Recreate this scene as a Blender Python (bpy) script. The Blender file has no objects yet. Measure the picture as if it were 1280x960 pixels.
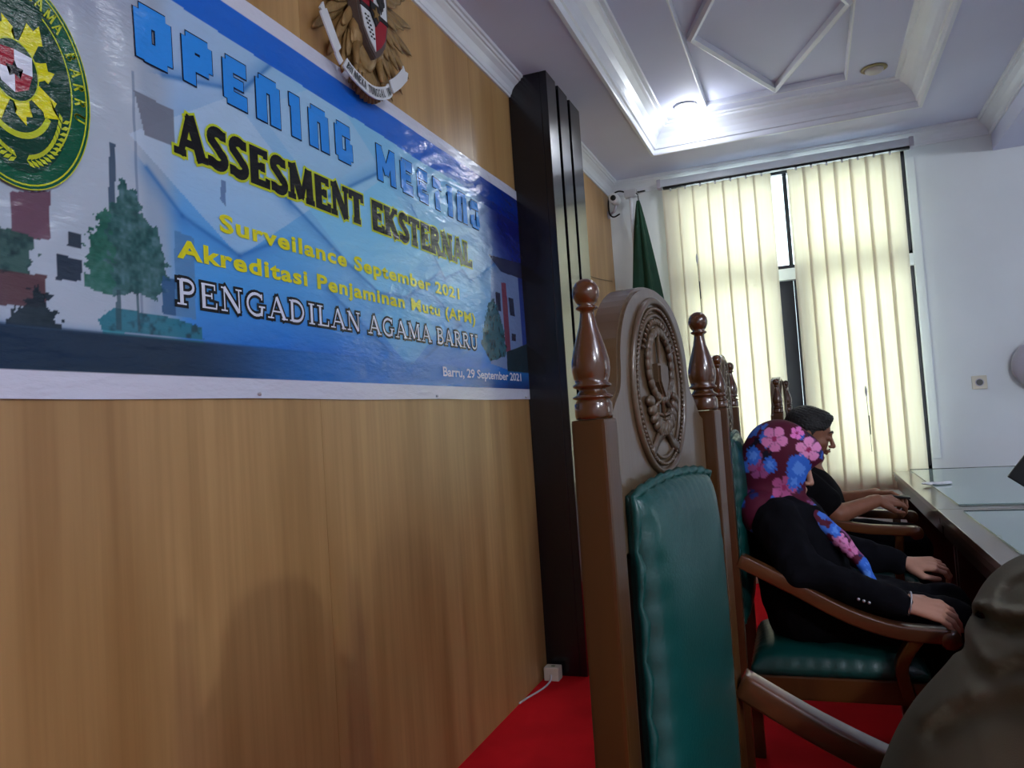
import bpy, bmesh, math, random
import numpy as np
from mathutils import Vector, Matrix
random.seed(7); np.random.seed(7)
SC = bpy.context.scene
COL = SC.collection
PI = math.pi

# ---------------------------------------------------------------- camera
yaw, pit, rol, FPX = 0.364173283, 0.0461599184, -0.0663127299, 975.98
Fw = Vector((-math.sin(yaw)*math.cos(pit), math.cos(yaw)*math.cos(pit), math.sin(pit)))
r0 = Vector((math.cos(yaw), math.sin(yaw), 0)); u0 = r0.cross(Fw)
rv = math.cos(rol)*r0 + math.sin(rol)*u0
uv = -math.sin(rol)*r0 + math.cos(rol)*u0
cam_d = bpy.data.cameras.new('camera'); cam = bpy.data.objects.new('camera', cam_d); COL.objects.link(cam)
M = Matrix((rv, uv, -Fw)).transposed().to_4x4(); M.translation = Vector((1.2749, 0, 1.22)); cam.matrix_world = M
cam_d.sensor_width = 36; cam_d.lens = 36*FPX/1280; cam_d.clip_start = 0.02
SC.camera = cam
# ---------------------------------------------------------------- view / world / lights
SC.view_settings.view_transform = 'Standard'; SC.view_settings.look = 'None'
SC.view_settings.gamma = 1; SC.view_settings.use_curve_mapping = False
SC.view_settings.exposure = 0.4
W = bpy.data.worlds.new('world'); SC.world = W; W.use_nodes = True
W.node_tree.nodes['Background'].inputs[0].default_value = (0.80, 0.92, 1.0, 1)
W.node_tree.nodes['Background'].inputs[1].default_value = 2.6
def area(name, loc, rot, sx, sy, power, color, spread=PI):
    l = bpy.data.lights.new(name, 'AREA'); l.shape = 'RECTANGLE'; l.size = sx; l.size_y = sy
    l.energy = power; l.color = color; l.spread = spread
    o = bpy.data.objects.new(name, l); o.location = loc; o.rotation_euler = rot; COL.objects.link(o); return o
# daylight through the windows of the right-hand wall and the far window
area('daylight_hall', (6.9, 4.0, 1.7), (0, PI/2, 0), 1.7, 1.4, 3, (0.76, 0.86, 1.0))
area('daylight_window', (1.22, 5.95, 1.75), (-PI/2, 0, 0), 1.5, 2.0, 62, (0.84, 0.92, 1.0))

# ---------------------------------------------------------------- helpers
def s2l(c):
    return tuple(((x/255)/12.92 if x/255 <= 0.04045 else ((x/255+0.055)/1.055)**2.4) for x in c)
MATS = {}
def mat(name, col, rough=0.6, metal=0.0, var=0.0, vscale=8.0, bump=0.0, bscale=60.0, coat=0.0, spec=0.5, trans=0.0, emit=None, estr=0.0, stretch=(1,1,1), col2=None, ior=1.45, sheen=0.0):
    """principled with procedural colour variation and bump; colours are linear"""
    m = bpy.data.materials.new(name); m.use_nodes = True; MATS[name] = m
    nt = m.node_tree; b = nt.nodes['Principled BSDF']
    b.inputs['Roughness'].default_value = rough; b.inputs['Metallic'].default_value = metal
    b.inputs['Coat Weight'].default_value = coat; b.inputs['Coat Roughness'].default_value = 0.08
    b.inputs['Specular IOR Level'].default_value = spec; b.inputs['Transmission Weight'].default_value = trans
    b.inputs['IOR'].default_value = ior; b.inputs['Sheen Weight'].default_value = sheen
    tc = nt.nodes.new('ShaderNodeTexCoord'); mp = nt.nodes.new('ShaderNodeMapping'); mp.inputs['Scale'].default_value = stretch
    nt.links.new(tc.outputs['Object'], mp.inputs['Vector'])
    c4 = (*col, 1)
    nz = nt.nodes.new('ShaderNodeTexNoise'); nz.inputs['Scale'].default_value = vscale; nz.inputs['Detail'].default_value = 5
    nt.links.new(mp.outputs[0], nz.inputs['Vector'])
    mx = nt.nodes.new('ShaderNodeMix'); mx.data_type = 'RGBA'
    d = col2 if col2 else tuple(x*(1-var) for x in col)
    l = col if col2 else tuple(min(1, x*(1+var)) for x in col)
    mx.inputs[6].default_value = (*d, 1); mx.inputs[7].default_value = (*l, 1)
    rp = nt.nodes.new('ShaderNodeMapRange'); rp.inputs[1].default_value = 0.35; rp.inputs[2].default_value = 0.65
    nt.links.new(nz.outputs[0], rp.inputs[0]); nt.links.new(rp.outputs[0], mx.inputs[0])
    nt.links.new(mx.outputs[2], b.inputs['Base Color'])
    if bump:
        n2 = nt.nodes.new('ShaderNodeTexNoise'); n2.inputs['Scale'].default_value = bscale; n2.inputs['Detail'].default_value = 3
        nt.links.new(mp.outputs[0], n2.inputs['Vector'])
        bp = nt.nodes.new('ShaderNodeBump'); bp.inputs['Strength'].default_value = bump; bp.inputs['Distance'].default_value = 0.01
        nt.links.new(n2.outputs[0], bp.inputs['Height']); nt.links.new(bp.outputs[0], b.inputs['Normal'])
    if emit:
        b.inputs['Emission Color'].default_value = (*emit, 1); b.inputs['Emission Strength'].default_value = estr
    return m

def me_obj(name, me, m=None, parent=None, smooth=False):
    if m is not None: me.materials.append(m)
    if smooth: me.polygons.foreach_set('use_smooth', [True]*len(me.polygons))
    o = bpy.data.objects.new(name, me); COL.objects.link(o)
    if parent: o.parent = parent
    return o
def obj(name, bm, m=None, parent=None, smooth=False):
    bmesh.ops.recalc_face_normals(bm, faces=bm.faces)
    me = bpy.data.meshes.new(name); bm.to_mesh(me); bm.free()
    return me_obj(name, me, m, parent, smooth)
def pyobj(name, V, F, m=None, parent=None, smooth=False):
    me = bpy.data.meshes.new(name); me.from_pydata([tuple(v) for v in V], [], [tuple(f) for f in F]); me.update()
    return me_obj(name, me, m, parent, smooth)
def tag(o, label, cat, group=None):
    o['label'] = label; o['category'] = cat
    if group: o['group'] = group
    return o
def struct(o): o['kind'] = 'structure'; return o
def thing(name, label, cat, loc=(0,0,0), rz=0, group=None):
    o = bpy.data.objects.new(name, None); COL.objects.link(o); o.empty_display_size = 0.1
    o.location = loc; o.rotation_euler = (0, 0, rz); return tag(o, label, cat, group)
def B(): return bmesh.new()
def box(bm, x0, x1, y0, y1, z0, z1, bev=0.0):
    r = bmesh.ops.create_cube(bm, size=1)
    for v in r['verts']:
        v.co = Vector(((x0+x1)/2+v.co.x*(x1-x0), (y0+y1)/2+v.co.y*(y1-y0), (z0+z1)/2+v.co.z*(z1-z0)))
    if bev:
        es = list({e for v in r['verts'] for e in v.link_edges})
        bmesh.ops.bevel(bm, geom=es, offset=bev, segments=2, affect='EDGES', profile=0.7)
    return bm
def lathe(bm, prof, c=(0,0,0), n=28, axis='z'):
    rings = []
    for r, h in prof:
        ring = []
        for i in range(n):
            a = 2*PI*i/n; p = (r*math.cos(a), r*math.sin(a), h)
            if axis == 'x': p = (h, p[0], p[1])
            if axis == 'y': p = (p[0], h, p[1])
            ring.append(bm.verts.new((p[0]+c[0], p[1]+c[1], p[2]+c[2])))
        rings.append(ring)
    for a, b in zip(rings, rings[1:]):
        for i in range(n): bm.faces.new((a[i], a[(i+1)%n], b[(i+1)%n], b[i]))
    bm.faces.new(rings[0][::-1]); bm.faces.new(rings[-1]); return bm
def tube(bm, pts, r, n=10, closed=False, sx=1.0, up=(0,0,1)):
    """round (or flattened by sx along the side direction) tube along pts; r number or list"""
    P = [Vector(p) for p in pts]; k = len(P); rings = []
    for i, p in enumerate(P):
        a = P[(i-1) % k] if (closed or i > 0) else P[i]; b = P[(i+1) % k] if (closed or i < k-1) else P[i]
        t = (b-a).normalized(); u = Vector(up)
        if abs(t.dot(u)) > 0.95: u = Vector((1, 0, 0.01))
        s = t.cross(u).normalized(); w = s.cross(t).normalized()
        rr = r[i] if isinstance(r, (list, tuple)) else r
        rings.append([bm.verts.new(p + s*math.cos(2*PI*j/n)*rr*sx + w*math.sin(2*PI*j/n)*rr) for j in range(n)])
    m = k if closed else k-1
    for i in range(m):
        a, b = rings[i], rings[(i+1) % k]
        for j in range(n): bm.faces.new((a[j], a[(j+1)%n], b[(j+1)%n], b[j]))
    if not closed: bm.faces.new(rings[0][::-1]); bm.faces.new(rings[-1])
    return bm
def sweep(bm, pts, prof_w, prof_h, closed=False, up=(0,0,1), roundn=3, bev=0.006):
    """rectangular bar with softened edges along pts; width across (side), height along up; numbers or lists"""
    P = [Vector(p) for p in pts]; k = len(P); rings = []
    for i, p in enumerate(P):
        a = P[max(i-1, 0)]; b = P[min(i+1, k-1)]
        t = (b-a).normalized(); u = Vector(up); s = t.cross(u).normalized(); w = s.cross(t).normalized()
        W_ = (prof_w[i] if isinstance(prof_w, list) else prof_w)/2; H_ = (prof_h[i] if isinstance(prof_h, list) else prof_h)/2
        c = min(bev, W_*.9, H_*.9); ring = []
        for sx, sy in ((1, 1), (-1, 1), (-1, -1), (1, -1)):
            for q in range(roundn+1):
                ang = {(1,1):0, (-1,1):PI/2, (-1,-1):PI, (1,-1):1.5*PI}[(sx, sy)] + q*PI/2/roundn
                ring.append(bm.verts.new(p + s*(sx*(W_-c)+c*math.cos(ang)) + w*(sy*(H_-c)+c*math.sin(ang))))
        rings.append(ring)
    n = len(rings[0])
    for a, b in zip(rings, rings[1:]):
        for j in range(n): bm.faces.new((a[j], a[(j+1)%n], b[(j+1)%n], b[j]))
    bm.faces.new(rings[0][::-1]); bm.faces.new(rings[-1]); return bm
def ell(bm, c, r, rot=None, seg=14):
    res = bmesh.ops.create_uvsphere(bm, u_segments=seg, v_segments=max(6, seg//2+1), radius=1)
    R = rot.to_matrix() if rot is not None else Matrix.Identity(3)
    for v in res['verts']: v.co = R @ Vector((v.co.x*r[0], v.co.y*r[1], v.co.z*r[2])) + Vector(c)
    return bm
def prism(bm, poly, x0, x1, bev=0.0):
    """polygon given as (y, z), extruded from x0 to x1"""
    a = [bm.verts.new((x0, y, z)) for y, z in poly]; b = [bm.verts.new((x1, y, z)) for y, z in poly]
    n = len(poly); fs = [bm.faces.new(a[::-1]), bm.faces.new(b)]
    for i in range(n): bm.faces.new((a[i], a[(i+1)%n], b[(i+1)%n], b[i]))
    if bev:
        bmesh.ops.recalc_face_normals(bm, faces=bm.faces)
        es = [e for e in fs[1].edges]
        bmesh.ops.bevel(bm, geom=es, offset=bev, segments=2, affect='EDGES')
    return bm
def bez(pts, n=8):
    """catmull-rom through pts"""
    P = [Vector(p) for p in pts]; out = []
    for i in range(len(P)-1):
        p0 = P[max(i-1, 0)]; p1 = P[i]; p2 = P[i+1]; p3 = P[min(i+2, len(P)-1)]
        for k in range(n):
            t = k/n
            out.append(0.5*((2*p1)+(-p0+p2)*t+(2*p0-5*p1+4*p2-p3)*t*t+(-p0+3*p1-3*p2+p3)*t**3))
    out.append(P[-1]); return out

# ---------------------------------------------------------------- signed-distance modelling for figures and cloth
class SDF:
    def __init__(s, lo, hi, h):
        s.lo = np.array(lo, float); s.h = h
        s.n = np.ceil((np.array(hi)-s.lo)/h).astype(int)+1
        s.d = np.full(s.n, 0.06, np.float32)
    def _win(s, lo, hi, m):
        a = np.clip(np.floor((np.array(lo)-m-s.lo)/s.h).astype(int), 0, s.n); b = np.clip(np.ceil((np.array(hi)+m-s.lo)/s.h).astype(int)+1, 0, s.n)
        if np.any(b <= a): return None, None
        ax = [s.lo[i]+np.arange(a[i], b[i])*s.h for i in range(3)]
        return tuple(slice(a[i], b[i]) for i in range(3)), (ax[0][:, None, None], ax[1][None, :, None], ax[2][None, None, :])
    def _mix(s, w, v, k, sub=False):
        a = s.d[w]
        if sub:
            v = -v
            hh = np.clip(0.5+0.5*(v-a)/k, 0, 1); s.d[w] = a*(1-hh)+v*hh + k*hh*(1-hh)
        else:
            hh = np.clip(0.5+0.5*(v-a)/k, 0, 1); s.d[w] = v*(1-hh)+a*hh - k*hh*(1-hh)
    def cap(s, a, ra, b, rb, k=0.01, sub=False, flat=None):
        a = np.array(a, float); b = np.array(b, float); R = max(ra, rb)
        w, g = s._win(np.minimum(a, b)-R, np.maximum(a, b)+R, 0.05)
        if w is None: return
        ba = b-a; L = float(ba@ba)+1e-12
        t = np.clip(((g[0]-a[0])*ba[0]+(g[1]-a[1])*ba[1]+(g[2]-a[2])*ba[2])/L, 0, 1)
        dx, dy, dz = g[0]-a[0]-t*ba[0], g[1]-a[1]-t*ba[1], g[2]-a[2]-t*ba[2]
        if flat is not None:
            nn, f = flat; q = dx*nn[0]+dy*nn[1]+dz*nn[2]; q2 = q*(f-1)
            dx, dy, dz = dx+q2*nn[0], dy+q2*nn[1], dz+q2*nn[2]
        v = np.sqrt(dx*dx+dy*dy+dz*dz)-(ra+(rb-ra)*t)
        s._mix(w, v.astype(np.float32), k, sub)
    def ell(s, c, r, R=None, k=0.01, sub=False):
        c = np.array(c, float); r = np.array(r, float); mr = r.max()
        w, g = s._win(c-mr, c+mr, 0.05)
        if w is None: return
        x, y, z = g[0]-c[0], g[1]-c[1], g[2]-c[2]
        if R is not None:
            x, y, z = (R[0][0]*x+R[1][0]*y+R[2][0]*z, R[0][1]*x+R[1][1]*y+R[2][1]*z, R[0][2]*x+R[1][2]*y+R[2][2]*z)
        k0 = np.sqrt((x/r[0])**2+(y/r[1])**2+(z/r[2])**2); k1 = np.sqrt((x/r[0]**2)**2+(y/r[1]**2)**2+(z/r[2]**2)**2)
        v = k0*(k0-1)/np.maximum(k1, 1e-6)
        s._mix(w, v.astype(np.float32), k, sub)
    def warp(s, fn):
        ax = [s.lo[i]+np.arange(s.n[i])*s.h for i in range(3)]
        s.d += fn(ax[0][:, None, None], ax[1][None, :, None], ax[2][None, None, :]).astype(np.float32)
    def cut(s, fn):
        """keep only where fn<0"""
        ax = [s.lo[i]+np.arange(s.n[i])*s.h for i in range(3)]
        v = fn(ax[0][:, None, None], ax[1][None, :, None], ax[2][None, None, :])
        s.d = np.maximum(s.d, np.broadcast_to(v, s.d.shape)).astype(np.float32)
    def mesh(s):
        d = s.d; d[0], d[-1] = 0.05, 0.05; d[:, 0], d[:, -1] = 0.05, 0.05; d[:, :, 0], d[:, :, -1] = 0.05, 0.05
        ins = d < 0
        c = [ins[i:ins.shape[0]-1+i, j:ins.shape[1]-1+j, k:ins.shape[2]-1+k] for i in (0, 1) for j in (0, 1) for k in (0, 1)]
        sm = sum(x.astype(np.int8) for x in c); act = (sm > 0) & (sm < 8)
        I = np.argwhere(act); idx = -np.ones(act.shape, np.int64); idx[act] = np.arange(len(I))
        cor = [(i, j, k) for i in (0, 1) for j in (0, 1) for k in (0, 1)]
        val = [d[I[:, 0]+a, I[:, 1]+b, I[:, 2]+e] for a, b, e in cor]
        acc = np.zeros((len(I), 3)); cnt = np.zeros(len(I))
        for p in range(8):
            for q in range(p+1, 8):
                if sum(abs(cor[p][t]-cor[q][t]) for t in range(3)) != 1: continue
                m = (val[p] < 0) != (val[q] < 0)
                t = np.where(m, val[p]/np.where(np.abs(val[p]-val[q]) < 1e-9, 1, val[p]-val[q]), 0)
                pos = np.array(cor[p])[None]+t[:, None]*(np.array(cor[q])-np.array(cor[p]))[None]
                acc += np.where(m[:, None], pos, 0); cnt += m
        V = s.lo+(I+acc/cnt[:, None])*s.h
        F = []
        for ax in range(3):
            o1, o2 = [a for a in range(3) if a != ax]
            a = ins; sl0 = [slice(None)]*3; sl1 = [slice(None)]*3; sl0[ax] = slice(0, -1); sl1[ax] = slice(1, None)
            ch = a[tuple(sl0)] != a[tuple(sl1)]
            E = np.argwhere(ch); E = E[(E[:, o1] > 0) & (E[:, o2] > 0)]
            E = E[(E[:, o1] < ins.shape[o1]-1) & (E[:, o2] < ins.shape[o2]-1)]
            def at(d1, d2):
                q = E.copy(); q[:, o1] -= d1; q[:, o2] -= d2; return idx[q[:, 0], q[:, 1], q[:, 2]]
            quad = np.stack([at(0, 0), at(1, 0), at(1, 1), at(0, 1)], 1)
            flip = ins[E[:, 0], E[:, 1], E[:, 2]] ^ (ax == 1)
            quad[~flip] = quad[~flip][:, ::-1]
            F.append(quad)
        F = np.concatenate(F)[:, ::-1]; F = F[(F >= 0).all(1)]
        return V, F
    def obj(s, name, m, parent=None, smooth_it=0):
        V, F = s.mesh()
        me = bpy.data.meshes.new(name)
        me.vertices.add(len(V)); me.vertices.foreach_set('co', V.astype(np.float32).ravel())
        me.loops.add(len(F)*4); me.loops.foreach_set('vertex_index', F.astype(np.int32).ravel())
        me.polygons.add(len(F)); me.polygons.foreach_set('loop_start', np.arange(len(F), dtype=np.int32)*4)
        me.update(calc_edges=True); me.validate()
        o = me_obj(name, me, m, parent, smooth=True)
        if smooth_it:
            md = o.modifiers.new('smooth', 'SMOOTH'); md.factor = 0.5; md.iterations = smooth_it
        return o

# ---------------------------------------------------------------- materials
def laminate():
    m = bpy.data.materials.new('light_wood_laminate'); m.use_nodes = True; nt = m.node_tree; b = nt.nodes['Principled BSDF']
    tc = nt.nodes.new('ShaderNodeTexCoord'); oi = nt.nodes.new('ShaderNodeObjectInfo')
    add = nt.nodes.new('ShaderNodeVectorMath'); add.operation = 'MULTIPLY_ADD'
    cmb = nt.nodes.new('ShaderNodeCombineXYZ'); nt.links.new(oi.outputs['Random'], cmb.inputs[1])
    add.inputs[1].default_value = (1, 1, 1); nt.links.new(tc.outputs['Object'], add.inputs[0]); nt.links.new(cmb.outputs[0], add.inputs[2])
    def noise(sc, str_, det=4):
        mp = nt.nodes.new('ShaderNodeMapping'); mp.inputs['Scale'].default_value = str_; nt.links.new(add.outputs[0], mp.inputs[0])
        n = nt.nodes.new('ShaderNodeTexNoise'); n.inputs['Scale'].default_value = sc; n.inputs['Detail'].default_value = det
        nt.links.new(mp.outputs[0], n.inputs[0]); return n.outputs[0]
    a = noise(7, (1, 1, 0.09)); c = noise(55, (1, 1, 0.02), 6)
    mr = nt.nodes.new('ShaderNodeMapRange'); mr.inputs[1].default_value = 0.36; mr.inputs[2].default_value = 0.64; nt.links.new(a, mr.inputs[0])
    mx = nt.nodes.new('ShaderNodeMix'); mx.data_type = 'RGBA'; mx.inputs[6].default_value = (*s2l((158, 119, 72)), 1); mx.inputs[7].default_value = (*s2l((184, 146, 96)), 1)
    nt.links.new(mr.outputs[0], mx.inputs[0])
    m2 = nt.nodes.new('ShaderNodeMix'); m2.data_type = 'RGBA'; m2.blend_type = 'MULTIPLY'; m2.inputs[0].default_value = 0.5
    cr = nt.nodes.new('ShaderNodeValToRGB'); cr.color_ramp.elements[0].position = 0.3; cr.color_ramp.elements[0].color = (0.74, 0.70, 0.64, 1); cr.color_ramp.elements[1].position = 0.62
    nt.links.new(c, cr.inputs[0]); nt.links.new(mx.outputs[2], m2.inputs[6]); nt.links.new(cr.outputs[0], m2.inputs[7])
    nt.links.new(m2.outputs[2], b.inputs['Base Color']); b.inputs['Roughness'].default_value = 0.36; return m
LAM = laminate()
WHITE = mat('white_wall_paint', s2l((222, 228, 232)), 0.75, var=0.03, vscale=2, bump=0.05, bscale=180)
CEIL = mat('ceiling_paint', s2l((206, 210, 236)), 0.7, var=0.02, vscale=2)
MOLD = mat('white_gloss_moulding', s2l((222, 226, 236)), 0.35, var=0.02)
CARPET = mat('red_carpet', s2l((206, 24, 34)), 0.95, var=0.12, vscale=3, bump=0.4, bscale=900, spec=0.1)
BLACK = mat('black_lacquer', (0.006, 0.0055, 0.008), 0.22, var=0.1, coat=0.15, stretch=(1, 1, .1))
TILE = mat('beige_tile', s2l((196, 172, 150)), 0.4, var=0.06)
def woodmat(name, c1, c2, rough=0.3, coat=0.6, sc=5, stretch=(1, 1, .12)):
    return mat(name, s2l(c1), rough, coat=coat, col2=s2l(c2), vscale=sc, stretch=stretch, bump=0.03, bscale=90)
POSTW = woodmat('varnished_brown_wood', (72, 43, 14), (28, 16, 6), 0.34, 0.3, 5)
TURNW = woodmat('turned_dark_wood', (78, 45, 18), (44, 24, 10), 0.24, 0.6, 9)
CRESTW = woodmat('polished_crest_wood', (92, 74, 52), (74, 58, 40), 0.3, 0.8, 6)
CARVEW = woodmat('carved_relief_wood', (84, 66, 44), (62, 46, 30), 0.42, 0.4, 12)
ARMW = woodmat('armrest_wood', (98, 58, 30), (66, 36, 18), 0.3, 0.7, 9, (.12, 1, 1))
TEAL = mat('teal_leatherette', s2l((2, 58, 54)), 0.4, var=0.1, vscale=6, bump=0.08, bscale=240, coat=0.1)
DESKW = woodmat('dark_desk_wood', (58, 36, 30), (34, 20, 18), 0.35, 0.5, 6, (1, .1, 1))
DESKT = woodmat('desk_top_wood', (96, 76, 66), (78, 60, 52), 0.32, 0.5, 6, (1, .1, 1))
STEEL = mat('brushed_aluminium', (0.55, 0.56, 0.6), 0.35, metal=0.8, var=0.05)
FRAME = mat('dark_window_frame', (0.012, 0.014, 0.022), 0.4, var=0.1)
PLASTIC = mat('ivory_plastic', s2l((214, 208, 190)), 0.4, var=0.03)
GREYP = mat('pale_grey_plastic', s2l((176, 172, 186)), 0.4, var=0.03)
DARKP = mat('black_plastic', (0.004, 0.004, 0.005), 0.45, var=0.1, spec=.3)
GLASS = mat('clear_glass', (0.85, 0.95, 0.93), 0.02, trans=1.0, var=0.0)
def thin_glass(name, tint):
    m = bpy.data.materials.new(name); m.use_nodes = True; nt = m.node_tree; nt.nodes.remove(nt.nodes['Principled BSDF'])
    t = nt.nodes.new('ShaderNodeBsdfTransparent'); t.inputs[0].default_value = (*tint, 1)
    g = nt.nodes.new('ShaderNodeBsdfGlossy'); g.inputs['Roughness'].default_value = 0.02
    f = nt.nodes.new('ShaderNodeFresnel'); f.inputs[0].default_value = 1.5; mx = nt.nodes.new('ShaderNodeMixShader')
    nt.links.new(f.outputs[0], mx.inputs[0]); nt.links.new(t.outputs[0], mx.inputs[1]); nt.links.new(g.outputs[0], mx.inputs[2])
    nt.links.new(mx.outputs[0], nt.nodes['Material Output'].inputs[0]); return m
PANE = thin_glass('window_glass', (0.93, 0.98, 0.98))
def blindmat():
    m = bpy.data.materials.new('cream_blind_fabric'); m.use_nodes = True; nt = m.node_tree; nt.nodes.remove(nt.nodes['Principled BSDF'])
    tc = nt.nodes.new('ShaderNodeTexCoord'); n = nt.nodes.new('ShaderNodeTexNoise'); n.inputs['Scale'].default_value = 90
    mp = nt.nodes.new('ShaderNodeMapping'); mp.inputs['Scale'].default_value = (1, 1, .05); nt.links.new(tc.outputs['Object'], mp.inputs[0]); nt.links.new(mp.outputs[0], n.inputs[0])
    mx = nt.nodes.new('ShaderNodeMix'); mx.data_type = 'RGBA'; mx.inputs[6].default_value = (*s2l((246, 239, 219)), 1); mx.inputs[7].default_value = (*s2l((250, 246, 232)), 1)
    nt.links.new(n.outputs[0], mx.inputs[0])
    d = nt.nodes.new('ShaderNodeBsdfDiffuse'); t = nt.nodes.new('ShaderNodeBsdfTranslucent'); ms = nt.nodes.new('ShaderNodeMixShader'); ms.inputs[0].default_value = 0.5
    nt.links.new(mx.outputs[2], d.inputs[0]); nt.links.new(mx.outputs[2], t.inputs[0]); nt.links.new(d.outputs[0], ms.inputs[1]); nt.links.new(t.outputs[0], ms.inputs[2])
    nt.links.new(ms.outputs[0], nt.nodes['Material Output'].inputs[0]); return m
BLIND = blindmat()
SKIN_M = mat('brown_skin', s2l((132, 84, 62)), 0.5, var=0.08, vscale=20, bump=0.04, bscale=300)
SKIN_W = mat('light_brown_skin', s2l((172, 126, 106)), 0.5, var=0.07, vscale=20, bump=0.04, bscale=300)
HAIR = mat('black_hair', (0.006, 0.005, 0.005), 0.45, var=0.3, vscale=40, bump=0.6, bscale=220, stretch=(.4, 1, 1))
SUIT = mat('black_suit_cloth', (0.0035, 0.0035, 0.0055), 0.95, var=0.25, vscale=14, bump=0.15, bscale=500, spec=0.12)
SHIRT = mat('black_shirt_cloth', (0.0035, 0.003, 0.004), 0.95, var=0.2, vscale=14, bump=0.15, bscale=500, spec=0.12)
OLIVE = mat('olive_grey_cloth', s2l((96, 94, 78)), 0.9, var=0.06, vscale=8, bump=0.2, bscale=700)
FLAGM = mat('dark_green_flag_cloth', s2l((4, 54, 34)), 0.75, var=0.15, vscale=10)
BRASS = mat('aged_brass_relief', s2l((142, 112, 70)), 0.45, metal=0.2, var=0.2, vscale=25, bump=0.2, bscale=120)
WPAINT = mat('white_relief_paint', s2l((206, 208, 214)), 0.5, var=0.05)
RPAINT = mat('red_relief_paint', s2l((150, 20, 40)), 0.45, var=0.05)
KPAINT = mat('black_relief_paint', (0.012, 0.012, 0.014), 0.5, var=0.05)
LAMPON = mat('lit_lamp_lens', (1, 1, 1), 0.5, emit=(0.93, 0.97, 1.0), estr=30)
LAMPOFF = mat('unlit_lamp_lens', s2l((190, 186, 180)), 0.3, var=0.03)
PAPER = mat('white_tissue', s2l((235, 238, 245)), 0.8, var=0.03)

# ---------------------------------------------------------------- ROOM
XR, YB, YF, ZC = 7.0, -4.5, 5.6, 2.90
TX0, TX1, TY0, TY1 = 0.43, 2.00, -1.6, 5.09      # tray opening
bm = B(); box(bm, -0.1, XR+.1, YB-.1, YF+.1, -0.12, 0.0); struct(obj('floor', bm, CARPET))
bm = B(); box(bm, 2.62, XR, YB, YF-.0125, 0.0002, 0.012); struct(obj('added_hall_floor', bm, mat('pale_bounce_tile', s2l((176, 178, 176)), .25, var=.05)))  # unseen pale slab, added so the carpet throws less pink on the room
# left wall: backing and laminate panels one by one
bm = B(); box(bm, -0.14, -0.013, YB-.1, YF, 0, 3.2); wl = struct(obj('wall_left', bm, LAM))
ys = [YB, -3.04, -1.82, -0.6, 0.62, 1.84, 3.063, 4.28, YF]
for a, b in zip(ys, ys[1:]):
    bm = B(); box(bm, -0.012, 0.0, a+.0006, b-.0006, 0.0, ZC); obj('wood_panel', bm, LAM, wl)
# far wall with window opening
WX0, WX1, WZ0, WZ1 = 0.50, 1.960, 0.72, 2.80
bm = B()
box(bm, -0.14, WX0, YF, YF+.16, 0, 3.2); box(bm, WX1, XR+.1, YF, YF+.16, 0, 3.2)
box(bm, WX0, WX1, YF, YF+.16, 0, WZ0); box(bm, WX0, WX1, YF, YF+.16, WZ1, 3.2)
wf = struct(obj('wall_far', bm, WHITE))
bm = B(); box(bm, 0.001, XR, YF-.012, YF-.0005, 0.0, 0.11, 0.002); struct(obj('baseboard_far', bm, TILE))
bm = B()
box(bm, XR, XR+.12, YB, -3.7, 0, 3.2); box(bm, XR, XR+.12, -3.7, 2.5, .85, 2.55); box(bm, XR, XR+.12, 4.7, YF, 0, 3.2); box(bm, XR, XR+.12, 2.5, 3.3, .85, 2.55)
box(bm, XR, XR+.12, -3.7, 4.7, 0, 0.85); box(bm, XR, XR+.12, -3.7, 4.7, 2.55, 3.2)
struct(obj('wall_right', bm, WHITE))
bm = B(); box(bm, -0.14, XR+.12, YB-.12, YB, 0, 3.2); struct(obj('wall_back', bm, WHITE))
# ceiling soffit with tray
bm = B()
box(bm, 0, TX0, YB, YF, ZC, ZC+.04); box(bm, TX1, XR, YB, YF, ZC, ZC+.04)
box(bm, TX0, TX1, TY1, YF, ZC, ZC+.04); box(bm, TX0, TX1, YB, TY0, ZC, ZC+.04)
box(bm, -0.1, XR+.1, YB-.1, YF+.1, 3.2, 3.26)
ce = struct(obj('ceiling', bm, CEIL))
SX0, SX1, SY0, SY1 = 0.812, 1.606, -1.2, 4.86
bm = B()
box(bm, TX0+.1, SX0, TY0+.1, TY1-.1, 3.05, 3.07); box(bm, SX1, TX1-.1, TY0+.1, TY1-.1, 3.05, 3.07)
box(bm, SX0, SX1, SY1, TY1-.1, 3.05, 3.07); box(bm, SX0, SX1, TY0+.1, SY0, 3.05, 3.07)
obj('tray_ring', bm, CEIL, ce)
bm = B(); box(bm, SX0-.01, SX1+.01, SY0-.01, SY1+.01, 3.085, 3.11); obj('tray_panel', bm, CEIL, ce)
def rect_sweep(bm, x0, x1, y0, y1, prof, sgn=1):
    """closed rectangular moulding; prof = (inward offset, z)"""
    rings = []
    for o, z in prof:
        rings.append([bm.verts.new(p) for p in ((x0+o*sgn, y0+o*sgn, z), (x1-o*sgn, y0+o*sgn, z), (x1-o*sgn, y1-o*sgn, z), (x0+o*sgn, y1-o*sgn, z))])
    for a, b in zip(rings, rings[1:]):
        for i in range(4): bm.faces.new((a[i], a[(i+1)%4], b[(i+1)%4], b[i]))
    return bm
cp = [(0.0, -.095), (.010, -.095), (.013, -.084), (.017, -.082), (.024, -.062), (.038, -.044), (.056, -.032), (.060, -.026), (.068, -.025), (.071, -.014), (.080, -.012), (.083, 0), (0, 0), (0, -.095)]
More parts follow.
